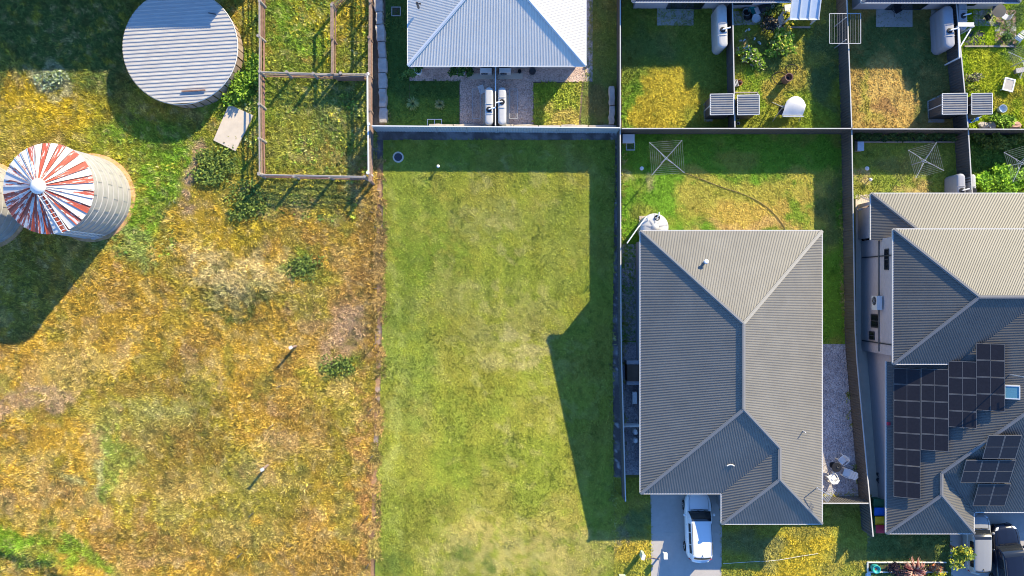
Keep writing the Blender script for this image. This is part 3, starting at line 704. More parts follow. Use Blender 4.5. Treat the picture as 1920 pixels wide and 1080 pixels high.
# ================================================================== HOUSES
TP = 0.466      # roof pitch 25 degrees
def ray_plane(px, py, p0, n):
    c = Vector((0, 0, CAM_H)); d = P(px, py, 0) - c
    t = (Vector(p0) - c).dot(n) / d.dot(n); return c + d * t
def house(name, label, loc, foots, faces, caps, gutters, roofm, capm, gutm, wallm, pitch=0.11, z0=-0.4):
    r = thing(name, label, 'house', loc); o = r.location
    for poly, zt in foots:
        w = MB(o).prism(poly, z0, zt); w.build('wall', wallm, r)
    for f in faces:
        m = MB(o); roof_face(m, f, pitch=pitch); m.build('roof_sheet', roofm, r)
    for a, b in caps:
        a = Vector(a); b = Vector(b); m = MB(o); up = Vector((0, 0, 0.075))
        d = (b - a).normalized(); m.bar(a + up, b + up, 0.22, 0.06); m.bar(a + up * 1.5, b + up * 1.5, 0.09, 0.06)
        m.build('ridge_cap', capm, r)
    for a, b in gutters:
        a = Vector(a); b = Vector(b); m = MB(o); dz = Vector((0, 0, -0.05))
        m.bar(a + dz, b + dz, 0.13, 0.12); m.build('gutter', gutm, r)
    return r
def window(parent, c, w, h, axis, pane='glass'):
    """window set in a wall; axis is the outward direction"""
    o = parent.location; c = Vector(c); ax = Vector(axis); t = Vector((-ax.y, ax.x, 0))
    f = MB(o)
    for s in (-1, 1):
        f.bar(c + t * s * w / 2 - Vector((0, 0, h / 2)), c + t * s * w / 2 + Vector((0, 0, h / 2)), 0.06, 0.08)
        f.bar(c - t * w / 2 + Vector((0, 0, s * h / 2)), c + t * w / 2 + Vector((0, 0, s * h / 2)), 0.08, 0.06)
    f.bar(c - Vector((0, 0, h / 2)), c + Vector((0, 0, h / 2)), 0.05, 0.06)
    fo = f.build('window', 'dark', parent)
    p = MB(o).bar(c - t * w / 2, c + t * w / 2, 0.03, h) if abs(ax.z) < 0.5 else MB(o)
    p.build('pane', pane, fo)
    return fo

# ---- house with the white car ---------------------------------------------------
ze = 5.3; k = (CAM_H - ze) / CAM_H / SC
x0, x1 = 241 * k, 581 * k; yN, yS, yS2, xm = 107 * k, -385 * k, -442 * k, 393 * k
hw = (x1 - x0) / 2; hv = (x1 - xm) / 2; xc = (x0 + x1) / 2; xv = (xm + x1) / 2
zr = ze + hw * TP; zv = ze + hv * TP
NW, NE, SW, SE, SWm, SMm = (x0, yN, ze), (x1, yN, ze), (x0, yS, ze), (x1, yS2, ze), (xm, yS, ze), (xm, yS2, ze)
aN, aS, aW, aV = (xc, yN - hw, zr), (xc, yS + hw, zr), (xv, yS2 + hv, zv), (xv, yS + hv, zv)
ov = 0.5
foot1 = [(x0 + ov, yN - ov), (x1 - ov, yN - ov), (x1 - ov, yS2 + ov), (xm + ov, yS2 + ov), (xm + ov, yS + ov), (x0 + ov, yS + ov)]
H1 = house('house', 'large grey hip-roofed house beside the vacant lot, white car in front', ((x0 + x1) / 2, (yN + yS) / 2, 0), [(foot1, ze - 0.08)],
           [[NW, NE, aN], [NW, SW, aS, aN], [SW, SWm, aV, aS], [NE, SE, aW, aV, aS, aN], [SWm, SMm, aW, aV], [SMm, SE, aW]],
           [(NW, aN), (NE, aN), (aN, aS), (SW, aS), (aS, aV), (aV, aW), (SMm, aW), (SE, aW)],
           [(NW, NE), (NW, SW), (SW, SWm), (SWm, SMm), (SMm, SE), (SE, NE)], 'roof1', 'cap1', 'gutter', 'brick1')
o = H1.location
nN = Vector((0, TP, 1)).normalized(); nE = Vector((TP, 0, 1)).normalized(); nS = Vector((0, -TP, 1)).normalized(); nW = Vector((-TP, 0, 1)).normalized()
p = ray_plane(1321, 491, NW, nN)
v = MB(o).cyl(p - Vector((0, 0, .1)), p + Vector((0, 0, 0.5)), 0.09); v.lathe(p + Vector((0, 0, 0.5)), [(0.16, -0.06), (0.16, 0.0), (0.1, 0.05), (0, 0.06)], 12)
v.build('roof_vent', 'offwhite', H1)
p = ray_plane(1505, 808, NE, nE); MB(o).cyl(p - Vector((0, 0, .1)), p + Vector((0, 0, 0.55)), 0.035, n=8).build('vent_pipe', 'offwhite', H1)
p = ray_plane(1369, 874, SW, nS); MB(o).tube([p + Vector((math.cos(a) * 0.25, 0.12 * math.sin(a), 0.12)) for a in np.linspace(0.2, 2.9, 7)], 0.035).build('vent_cowl', 'offwhite', H1)
window(H1, (x0 + ov - 0.02, yN - 3.2, 3.6), 1.8, 1.2, (-1, 0, 0)); window(H1, (x0 + ov - 0.02, yN - 9, 4.0), 1.8, 1.0, (-1, 0, 0))
window(H1, (xc, yN - ov + 0.02, 3.4), 2.4, 2.0, (0, 1, 0))
gd = MB(o).box(((x0 + xm) / 2 + 0.3, yS + ov - 0.03, 3.2), (4.8, 0.06, 2.3))
for i in range(4): gd.box(((x0 + xm) / 2 + 0.3, yS + ov - 0.07, 2.35 + i * 0.56), (4.8, 0.03, 0.03))
gd.build('garage_door', 'offwhite', H1)
# television aerial on the east gutter
ae = thing('tv_aerial', 'television aerial on the eave above the white garden chairs', 'aerial', P(1530, 916, 5.6))
MB(ae.location).cyl(P(1530, 916, 5.4), P(1533, 914, 6.6), 0.03, n=6).build('mast', 'steel', ae)
a0 = P(1533, 916, 6.6); a1 = P(1560, 930, 6.6)
MB(ae.location).bar(a0, a1, 0.05).build('boom', 'alu', ae)
for i in range(5):
    c = a0.lerp(a1, 0.62 + i * 0.09); MB(ae.location).bar(c + Vector((-0.28, -0.42, 0)), c + Vector((0.28, 0.42, 0)), 0.03).build('element', 'alu', ae)

# ---- pale-roofed duplex at the top ------------------------------------------------
ze2 = 3.0; k = (CAM_H - ze2) / CAM_H / SC
a, b = -195 * k, 138 * k; ys = 417 * k; yn = 31.0; h2 = (b - a) / 2; zz = ze2 + h2 * 0.41
f = lambda x, y, z: (x, y, z)
SWp, SEp, NWp, NEp = (a, ys, ze2), (b, ys, ze2), (a, yn, ze2), (b, yn, ze2); A1, A2 = ((a + b) / 2, ys + h2, zz), ((a + b) / 2, yn - h2, zz)
H2 = house('house', 'pale-roofed duplex house at the top behind the pale steel fence', ((a + b) / 2, 23, PLATEAU),
           [([(a + .5, ys + .55), (b - .5, ys + .55), (b - .5, yn - .5), (a + .5, yn - .5)], ze2 - .06)],
           [[SWp, SEp, A1], [SWp, A1, A2, NWp], [SEp, NEp, A2, A1], [NWp, NEp, A2]], [(SWp, A1), (SEp, A1), (A1, A2)],
           [(SWp, SEp), (SWp, NWp), (SEp, NEp), (NWp, NEp)], 'roof_white', 'capw', 'capw', 'render', pitch=0.11)
for x in (-4.6, 3.4): window(H2, (x, ys + .53, 1.7), 1.8, 1.1, (0, -1, 0))
pw = P(783, 9, 4.2); MB(H2.location).tube([pw - Vector((0, 0, 0.6)), pw + Vector((0, 0, 0.4)), pw + Vector((0.25, -0.1, 0.5))], 0.09, 8).build('flue', 'dark', H2)

# ---- navy-roofed houses at the top right ----------------------------------------------
for (pxa, pxb, pe, nm) in ((1186, 1483, 3, 'navy-roofed house at the top edge above the first upper yards'), (1616, 1912, 4.5, 'navy-roofed house at the top right corner above the dry yellow yard')):
    a, b = (pxa - 960) * k, (pxb - 960) * k; ys = (540 - pe) * k; h2 = (b - a) / 2; zz = ze2 + h2 * TP; yn = 34.0
    SWp, SEp, NWp, NEp = (a, ys, ze2), (b, ys, ze2), (a, yn, ze2), (b, yn, ze2); A1, A2 = ((a + b) / 2, ys + h2, zz), ((a + b) / 2, yn - h2, zz)
    hh = house('house', nm, ((a + b) / 2, 25, PLATEAU), [([(a + .45, ys + .45), (b - .45, ys + .45), (b - .45, yn - .45), (a + .45, yn - .45)], ze2 - .06)],
               [[SWp, SEp, A1], [SWp, A1, A2, NWp], [SEp, NEp, A2, A1], [NWp, NEp, A2]], [(SWp, A1), (SEp, A1), (A1, A2)],
               [(SWp, SEp), (SWp, NWp), (SEp, NEp), (NWp, NEp)], 'roof_navy', 'cap2', 'gutter', 'brick2')
    window(hh, (a + 4.2, ys + .43, 1.4), 2.6, 2.1, (0, -1, 0)); window(hh, (a + 8.2, ys + .43, 1.7), 1.6, 1.0, (0, -1, 0))

# ---- two-storey house at the right ----------------------------------------------------
z1, z2, z3 = 3.2, 6.0, 4.2
k1, k2, k3 = [(CAM_H - q) / CAM_H / SC for q in (z1, z2, z3)]
bx, byN = 673 * k1, 177 * k1
ux, uyN, uyS = 715 * k2, 110 * k2, -142 * k2
wx, wyS, wyS2, wxE = 702 * k3, -420 * k3, -460 * k3, 866 * k3
XE = 47.0
hu = (uyN - uyS) / 2; zu = z2 + hu * TP; yr = (uyN + uyS) / 2; uR = (ux + hu, yr, zu)
hg = (wxE - wx) / 2; gx = (wx + wxE) / 2; zg = z3 + hg * TP
gA, gV = (gx, wyS2 + hg, zg), (gx, wyS + hg, zg)
dm = 9.6; mA = (wx + dm, wyS + dm, z3 + dm * TP)
vx = wx + (z2 - z3) / TP
vT = (vx + hu, yr, zu); vB = (vx, uyS, z2)
B1d = byN - (uyN - 0.55)
W3 = [(wx, uyS - 0.02, z3), (wx, wyS2, z3), gA, gV, mA, (mA[0], yr, mA[2]), vT, vB]
faces = [[(bx, byN, z1), (XE, byN, z1), (XE, byN - B1d, z1 + B1d * TP), (bx + B1d, byN - B1d, z1 + B1d * TP)],
         [(bx, byN, z1), (bx + B1d, byN - B1d, z1 + B1d * TP), (bx + B1d, byN - B1d - 0.01, z1 + B1d * TP), (bx, byN - B1d - 0.01, z1)],
         [(ux, uyN, z2), (XE, uyN, z2), (XE, yr, zu), uR], [(ux, uyN, z2), uR, (ux, uyS, z2)],
         [(ux, uyS, z2), vB, vT, uR], W3,
         [(wxE, wyS, z3), (XE, wyS, z3), (XE, mA[1], mA[2]), mA, gV], [(wxE, wyS, z3), (wxE, wyS2, z3), gA, gV], [(wx, wyS2, z3), (wxE, wyS2, z3), gA]]
wf = [([(bx + .45, byN - .45), (XE - .5, byN - .45), (XE - .5, uyN - .3), (bx + .45, uyN - .3)], z1 - .06),
      ([(ux + .42, uyN - .45), (XE - .5, uyN - .45), (XE - .5, uyS + .45), (ux + .42, uyS + .45)], z2 - .06),
      ([(wx + .42, uyS + .44), (XE - .5, uyS + .44), (XE - .5, wyS + .45), (wxE - .45, wyS + .45), (wxE - .45, wyS2 + .45), (wx + .42, wyS2 + .45)], z3 - .06)]
HB = house('house', 'dark grey split-level house with solar panels at the right edge', (36, -5, 0), wf, faces,
           [((bx, byN, z1), (bx + B1d, byN - B1d, z1 + B1d * TP)), ((ux, uyN, z2), uR), ((ux, uyS, z2), uR), (uR, (XE, yr, zu)),
            ((wx, wyS2, z3), gA), ((wxE, wyS2, z3), gA), (gA, gV), (gV, mA)],
           [((bx, byN, z1), (XE, byN, z1)), ((bx, byN, z1), (bx, byN - B1d, z1)), ((ux, uyN, z2), (XE, uyN, z2)), ((ux, uyN, z2), (ux, uyS, z2)), ((ux, uyS, z2), vB),
            ((wx, uyS, z3), (wx, wyS2, z3)), ((wx, wyS2, z3), (wxE, wyS2, z3)), ((wxE, wyS2, z3), (wxE, wyS, z3)), ((wxE, wyS, z3), (XE, wyS, z3))],
           'roof2', 'cap2', 'gutter', 'brick2')
WX = ux + .40
window(HB, (WX, (540 - 608) * k2 * 0.97, 2.4), 0.9, 1.2, (-1, 0, 0)); window(HB, (WX, (540 - 636) * k2, 1.9), 0.55, 0.8, (-1, 0, 0))
window(HB, (WX, 2.0, 4.2), 1.4, 0.6, (-1, 0, 0))
oB = HB.location
for yy in (uyN - 1.7, uyS + 1.2): MB(oB).box((WX - 0.02, yy, 3.0), (0.05, 0.08, 5.4)).build('downpipe', 'dark', HB)
MB(oB).box((WX - 0.03, (uyN + uyS) / 2, 3.05), (0.07, uyN - uyS - 1.2, 0.09)).build('wall_band', 'gutter_dark', HB)
# wall-mounted air conditioner
def aircon(loc, rz, label, s=1.0):
    t = thing('air_conditioner', label, 'air conditioner', loc, rz)
    MB().box((0, 0, 0.36 * s), (0.86 * s, 0.34 * s, 0.7 * s)).build('casing', 'offwhite', t)
    f_ = MB().cyl((-.12 * s, -0.172 * s, .38 * s), (-.12 * s, -0.19 * s, .38 * s), 0.27 * s, n=20)
    fo = f_.build('fan_grille', 'dark', t)
    m = MB()
    for i in range(6):
        a_ = i * math.pi / 3; m.bar((-.12 * s, -.2 * s, .38 * s), (-.12 * s + .26 * s * math.cos(a_), -.2 * s, .38 * s + .26 * s * math.sin(a_)), 0.015)
    m.build('grille_bar', 'steel', fo)
    MB().box((-.3 * s, 0, -0.02), (0.08, 0.36 * s, 0.06)).box((.3 * s, 0, -0.02), (0.08, 0.36 * s, 0.06)).build('bracket', 'steel', t)
    return t
t = aircon((WX - 0.28, -1.05, 2.9), -math.pi / 2, 'white air conditioner hung on the side wall of the split-level house', 1.15)
# solar panels on the west slope
pW0 = Vector((wx, 0, z3)); lift = 0.26
def panel_mesh(w, h, cells):
    m = MB().box((0, 0, 0.0), (w, h, 0.035)); return m
def solar(pos, ex, ey, nn, lw, lh, label, grp, split):
    R = Matrix((ex, ey, nn)).transposed()
    t = thing('solar_panel', label, 'solar panel', pos, 0, grp); t.rotation_mode = 'QUATERNION'; t.rotation_quaternion = R.to_quaternion()
    if 'fr' not in solar.c.setdefault(split, {}):
        f_ = MB()
        for s in (-1, 1):
            f_.box((s * (lw / 2 - .02), 0, 0), (0.03, lh, 0.045)); f_.box((0, s * (lh / 2 - .02), 0), (lw - .06, 0.03, 0.045))
        f_.box((0, 0, 0.012), (0.022, lh - .08, 0.02)) if split else f_.box((0, 0, 0.012), (lw - .08, 0.022, 0.02))
        fo = f_.build('frame', 'solframe', t); go = MB().box((0, 0, 0.0), (lw - 0.08, lh - 0.08, 0.03)).build('cell_sheet', 'solar', t)
        leg = MB().bar((-lw * .3, -lh * .4, -lift), (-lw * .3, -lh * .4, 0), .04).bar((lw * .3, lh * .4, -lift), (lw * .3, lh * .4, 0), .04).build('mount', 'alu', t)
        solar.c[split]['fr'] = (fo.data, go.data, leg.data)
    else:
        for nme, d in zip(('frame', 'cell_sheet', 'mount'), solar.c[split]['fr']):
            o_ = bpy.data.objects.new(nme, d); COL.objects.link(o_); o_.parent = t
solar.c = {}
exW = Vector((1, 0, TP)).normalized(); eyW = Vector((0, 1, 0))
ORD = ['first', 'second', 'third', 'fourth', 'fifth', 'sixth', 'seventh', 'eighth', 'ninth', 'tenth', 'eleventh', 'twelfth']
for ci, (px, py, n) in enumerate(((1700.5, 706, 8), (1752.5, 707, 5), (1804.5, 693, 4), (1857, 660, 4))):
    c = ray_plane(px, py, pW0 + nW * lift, nW)
    for r in range(n):
        solar(c + eyW * (-1.115 * r), exW, eyW, nW, 1.66, 1.10, '%s solar panel down in the %s column from the gutter, west roof slope' % (ORD[r].capitalize(), ORD[ci]), 'solar panels on the west slope', True)
pS0 = Vector((0, wyS, z3)); exS = Vector((1, 0, 0)); eyS = Vector((0, 1, TP)).normalized(); eyR = Vector((0, 1, 0.42)).normalized(); nR = exS.cross(eyR)
for ri, (px, py, n) in enumerate(((1863, 838, 2), (1821, 884, 3), (1844, 928, 2))):
    c = ray_plane(px, py, pS0 + nS * 0.3, nS)          # racked up to lie flatter than the roof
    for r in range(n):
        solar(c + exS * (1.115 * r), exS, eyR, nR, 1.10, 1.85, '%s solar panel from the left in the %s row on the street-side roof slope' % (ORD[r].capitalize(), ['top', 'middle', 'bottom'][ri]), 'solar panels on the street slope', False)
c = ray_plane(1897, 735, pW0, nW)
sk = thing('skylight', 'small teal roof skylight beside the solar panels', 'skylight', c); sk.rotation_mode = 'QUATERNION'
sk.rotation_quaternion = Matrix((exW, eyW, nW)).transposed().to_quaternion()
MB().box((0, .42, .1), (.9, .07, .2)).box((0, -.42, .1), (.9, .07, .2)).box((.42, 0, .1), (.07, .77, .2)).box((-.42, 0, .1), (.07, .77, .2)).build('frame', 'offwhite', sk)
MB().box((0, 0, .16), (.77, .77, .02)).build('pane', 'skyglass', sk)
c = ray_plane(1664.5, 794, pW0, nW); MB(oB).box(c + Vector((.03, 0, .05)), (.2, .22, .16)).build('red_cap', 'red', HB)
ant = thing('tv_aerial', 'television aerial on the roof above the teal skylight', 'aerial', ray_plane(1893, 702, pW0, nW)); c = ant.location.copy()
MB(c).cyl(c - Vector((0, 0, .1)), c + Vector((0, 0, 1.5)), .03, n=6).build('mast', 'steel', ant)
MB(c).bar(c + Vector((0, 0, 1.5)), c + Vector((1.2, -.15, 1.5)), .05).build('boom', 'alu', ant)
for i in range(5): MB(c).bar(c + Vector((.25 + i * .2, -.4, 1.5)), c + Vector((.25 + i * .2, .35, 1.5)), .025).build('element', 'alu', ant)

# ---- farm shed beyond the top edge (its shadow lies over the paddock and the tank) --------------
shd = thing('farm_shed', 'long farm shed beyond the top edge casting shade over the tank', 'shed', (-38, 28, 0))
sx0, sx1, sy0, sy1, sh = -64, -18.2, 23.4, 34, 5.0
MB(shd.location).prism([(sx0 + .2, sy0 + .2), (sx1 - .2, sy0 + .2), (sx1 - .2, sy1 - .2), (sx0 + .2, sy1 - .2)], -.2, sh - .05).build('wall', 'steel', shd)
for fa in ([(sx0, sy0, sh), (sx1, sy0, sh), (sx1, 28.7, sh + 1.2), (sx0, 28.7, sh + 1.2)], [(sx0, sy1, sh), (sx1, sy1, sh), (sx1, 28.7, sh + 1.2), (sx0, 28.7, sh + 1.2)]):
    m = MB(shd.location); roof_face(m, fa, .2); m.build('roof_sheet', 'tankroof', shd)

# ================================================================== FENCES
def fence(label, A, B, mat='fence', cap='fence_cap', h=1.82, zb=None, step=2.37, rib=0.2, plinth=0.0, down_end=False):
    A = Vector((A[0], A[1], 0)); B = Vector((B[0], B[1], 0)); zf = zb if zb else (lambda x, y: g(y))
    t = thing('steel_fence', label, 'fence', ((A.x + B.x) / 2, (A.y + B.y) / 2, zf((A.x + B.x) / 2, (A.y + B.y) / 2)))
    n = max(1, round((B - A).length / step)); d = (B - A).normalized(); nr = Vector((-d.y, d.x, 0)); o = t.location
    zz = lambda p: Vector((p.x, p.y, zf(p.x, p.y)))
    for i in range(n):
        p, q = A.lerp(B, i / n), A.lerp(B, (i + 1) / n); L = (q - p).length; m = MB(o); us = []
        x = 0.0
        while x < L:
            for f_, hh in ((0, .5), (.35, .5), (.5, -.5), (.85, -.5)): us.append((x + f_ * rib, hh * .035))
            x += rib
        us = [u for u in us if u[0] <= L - .02] + [(L, us[-1][1])]
        b0 = len(m.v)
        for u, off in us:
            w = p + d * u + nr * off; w = zz(w); m.v.append(w + Vector((0, 0, .04 - plinth))); m.v.append(w + Vector((0, 0, h - .03)))
        for j in range(len(us) - 1): m.f.append((b0 + 2 * j, b0 + 2 * j + 2, b0 + 2 * j + 3, b0 + 2 * j + 1))
        m.build('panel', mat, t)
        MB(o).bar(zz(p) + Vector((0, 0, h)), zz(q) + Vector((0, 0, h)), .075, .05).build('top_rail', cap, t)
        MB(o).bar(zz(p) + Vector((0, 0, .05)), zz(q) + Vector((0, 0, .05)), .06, .06).build('bottom_rail', mat, t)
    for i in range(n + 1):
        p = zz(A.lerp(B, i / n)); MB(o).box((p.x, p.y, p.z + h / 2 - plinth / 2), (.085, .085, h + plinth - .06), math.atan2(d.y, d.x)).build('post', mat, t)
    return t
pl = lambda x, y: PLATEAU
ztop = PLATEAU + 1.82
wxy = lambda px, py, z: (P(px, py, z).x, P(px, py, z).y)
fence('pale grey steel fence closing the top of the vacant lot', wxy(698, 236, ztop), wxy(1163, 239.5, ztop), 'fence_blue', 'capw', zb=pl, plinth=.3)
fence('dark steel fence between the vacant lot and the grey-roofed house', (7.87, 11.58), (7.98, -15.0), 'fence', 'gutter', zb=None)
fence('dark steel fence along the top of the lawn with the corner clothesline', wxy(1166, 241, ztop), wxy(1596, 241, ztop), zb=pl, plinth=.3)
fence('dark steel fence along the shrub bed of the small right-hand yard', wxy(1598, 241.5, ztop), wxy(1814, 242, ztop), zb=pl, plinth=.3)
fence('dark steel fence at the right edge above the bright leafy yard', wxy(1816, 242, ztop), wxy(2010, 243, ztop), zb=pl, plinth=.3)
fence('dark steel fence between the duplex lawn and the first upper yard', wxy(1163, -70, ztop), wxy(1163, 238, ztop), zb=pl)
fence('dark steel fence dividing the two upper yards with paired sheds', wxy(1372, -70, ztop), wxy(1378, 239, ztop), zb=pl)
fence('dark steel fence under the fold-down clothes frame', wxy(1585, -70, ztop), wxy(1597, 239, ztop), zb=pl)
fence('dark steel fence left of the paved patio yard', wxy(1786, -70, ztop), wxy(1815, 239, ztop), zb=pl)
F1 = wxy(1597, 243.5, 1.82); F2 = wxy(1637, 1006, g(-17.3) + 1.82)
fence('long dark steel fence between the two grey-roofed houses', F1, F2)
fence('short dark steel fence closing the gravel yard with the white chairs', (x1 - .45, -15.12), (F2[0] - .15, -15.12), step=1.8)
fence('dark steel fence between the two small right-hand yards', wxy(1815.5, 244, 1.82), wxy(1823, 367, 1.82))
fence('thin pale fence dividing the duplex back yards', wxy(929, 126, 1.95), wxy(929, 235, 1.95), 'fence_blue', 'capw', h=1.7, zb=pl, step=2.2)

# stock-yard rails -----------------------------------------------------------------
def rails(label, pts, h, heights, mats, spacing=2.4, post_r=.12, top_plank=None, rail_r=.045):
    P0 = [G(*p) for p in pts]
    t = thing('rail_fence', label, 'fence', ((P0[0].x + P0[-1].x) / 2, (P0[0].y + P0[-1].y) / 2, 0)); o = t.location
    for s in range(len(P0) - 1):
        A, B = P0[s], P0[s + 1]; n = max(1, round((B - A).length / spacing))
        for i in range(n):
            p, q = A.lerp(B, i / n), A.lerp(B, (i + 1) / n)
            for j, z in enumerate(heights):
                e = [Vector((0, 0, z + random.uniform(-.05, .05))) for _ in range(2)]
                sd = Vector((random.uniform(-.03, .03), random.uniform(-.03, .03), 0))
                if top_plank and j == len(heights) - 1: MB(o).bar(p + e[0] + sd, q + e[1] + sd, top_plank, .06).build('rail', mats[j % len(mats)], t)
                else: MB(o).cyl(p + e[0] + sd, q + e[1] + sd, rail_r, n=7).build('rail', mats[j % len(mats)], t)
        for i in range(n + (1 if s == len(P0) - 2 else 0)):
            p = A.lerp(B, i / n); tilt = Vector((random.uniform(-.06, .06), random.uniform(-.06, .06), h + random.uniform(-.05, .15)))
            MB(o).cyl(p - Vector((0, 0, .2)), p + tilt, post_r, post_r * .92, n=9).build('post', mats[-1], t)
    return t
rails('weathered rail fence on the left side of the stock yard', [(498, -50), (498, 143), (499, 330)], 1.6, (.3, .6, .9, 1.2, 1.5), ('rust', 'rust', 'rust', 'timber', 'greyrail'), top_plank=.10)
rails('weathered rail fence along the bottom of the stock yard', [(499, 333), (690, 337)], 1.65, (.35, .7, 1.05, 1.35, 1.6), ('rust', 'timber', 'rust', 'greyrail', 'greyrail'), rail_r=.05)
rails('rail fence across the middle of the stock yard', [(499, 145), (694, 150)], 1.55, (.3, .62, .95, 1.25, 1.5), ('rust', 'rust', 'timber', 'greyrail', 'greyrail'), spacing=2.1)
rails('rail fence with a broad plank top on the right side of the stock yard', [(700, -50), (700, 150), (700, 345)], 1.6, (.3, .6, .95, 1.25, 1.5), ('rust', 'timber', 'rust', 'timber', 'timber'), top_plank=.2)
rails('short plank-topped rail between the two small stock pens', [(631, 20), (631, 147)], 1.55, (.5, 1.0, 1.5), ('rust', 'timber', 'timber'), top_plank=.18)
rails('open yard gate of thin rails swung towards the top edge', [(630, 22), (668, -18)], 1.5, (.3, .55, .8, 1.05, 1.3), ('rust', 'rust', 'timber', 'greyrail'), spacing=3, rail_r=.03)
rails('pale white-painted rail run inside the right side of the stock yard', [(697, 150), (698, 330)], 1.7, (1.1, 1.4, 1.65), ('greyrail', 'greyrail', 'capw'), spacing=3.4, rail_r=.06, top_plank=.11)
sp = thing('sheet_panel', 'rusty brown sheet panel wired to the stock yard cross rail', 'panel', G(660, 150))
m = MB(sp.location); c = G(660, 151); m.box((c.x, c.y - .06, .75), (2.1, .03, 1.3)); m.build('sheet', 'rust', sp); MB(sp.location).box((c.x, c.y - .06, 1.42), (2.15, .07, .05)).build('top_edge', 'timber', sp)
for i, (px, py) in enumerate(((555, 649), (502, 872))):
    b = G(px, py); t = thing('fence_post', ('pale timber post standing alone in the dry paddock', 'pale square-topped timber post lower in the dry paddock')[i], 'post', b)
    MB().tube([(0, 0, -.2), (.02, .01, .7), (.05 * i, .0, 1.45)], .10, 9, .09).build('shaft', 'timber', t); MB().box((.05 * i, 0, 1.47), (.24, .22, .07), .5).build('cap', 'capw', t)
for i, (px, py) in enumerate(((527, 723), (514, 796), (476, 961), (455, 1036))):
    b = G(px, py); t = tag(MB().bar((0, 0, -.1), (0, 0, 1.1), .03, .03).bar((-.025, 0, .0), (-.025, 0, 1.1), .012, .05).build('star_picket', 'dark'), '%s thin steel picket below the lone timber post, counting down' % ORD[i].capitalize(), 'picket', 'steel pickets across the paddock'); t.location = b
for i, (px, py) in enumerate(((699, 399), (706, 427), (707, 541), (705, 644), (699, 766), (700, 853), (692, 965), (692, 1056))):
    b = G(px, py); t = tag(MB().bar((0, 0, -.1), (0, 0, 1.15), .03, .03).bar((-.025, 0, .0), (-.025, 0, 1.15), .012, .05).build('star_picket', 'dark'), '%s thin steel picket along the edge of the vacant lot, counting down' % ORD[i].capitalize(), 'picket', 'steel pickets along the lot edge'); t.location = b

# sandstone block walls --------------------------------------------------------------
def blocks(label, pts, w, h, n, mat='stone', plateau=True):
    P0 = [G(*p) for p in pts]; seg = [(P0[i + 1] - P0[i]).length for i in range(len(P0) - 1)]; tot = sum(seg)
    t = thing('stone_wall', label, 'wall', P0[0].lerp(P0[-1], .5)); o = t.location
    def at(s):
        for i, L in enumerate(seg):
            if s <= L or i == len(seg) - 1: return P0[i].lerp(P0[i + 1], s / L)
            s -= L
    cuts = [0] + sorted((i + random.uniform(-.2, .2)) * tot / n for i in range(1, n)) + [tot]
    for a_, b_ in zip(cuts, cuts[1:]):
        p, q = at(a_ + .03), at(b_ - .03); d = (q - p).normalized(); nr = Vector((-d.y, d.x, 0)); m = MB(o)
        ww = w * random.uniform(.85, 1.15); hh = h * random.uniform(.85, 1.15); N = 5; b0 = len(m.v)
        for i in range(N + 1):
            c_ = p.lerp(q, i / N) + nr * random.uniform(-.04, .04); e = .9 if i in (0, N) else 1
            for (sx, sz) in ((-1, -.1), (-1.0, .75), (-.82, 1), (.82, 1), (1.0, .75), (1, -.1)):
                m.v.append(c_ + nr * (sx * ww / 2 * e * random.uniform(.93, 1.05)) + Vector((0, 0, hh * sz * (e if sz > .8 else 1) * random.uniform(.95, 1.05))))
        for i in range(N):
            for j in range(5): m.f.append((b0 + i * 6 + j, b0 + i * 6 + j + 1, b0 + (i + 1) * 6 + j + 1, b0 + (i + 1) * 6 + j))
        m.f.append(tuple(b0 + j for j in range(6))); m.f.append(tuple(b0 + N * 6 + j for j in range(6))[::-1])
        m.build('stone_block', mat, t)
    return t
blocks('long row of grey stone blocks beside the stock yard rails', [(708, -40), (712, 30), (718, 100), (719, 170), (720, 232)], .62, .55, 9)
blocks('row of pale stone blocks along the foot of the pale fence', [(805, 237.5), (930, 239), (1155, 240.5)], .35, .4, 7)
blocks('two pale stone blocks in the corner beside the first upper yard', [(1146, 164), (1146, 236)], .5, .5, 2)

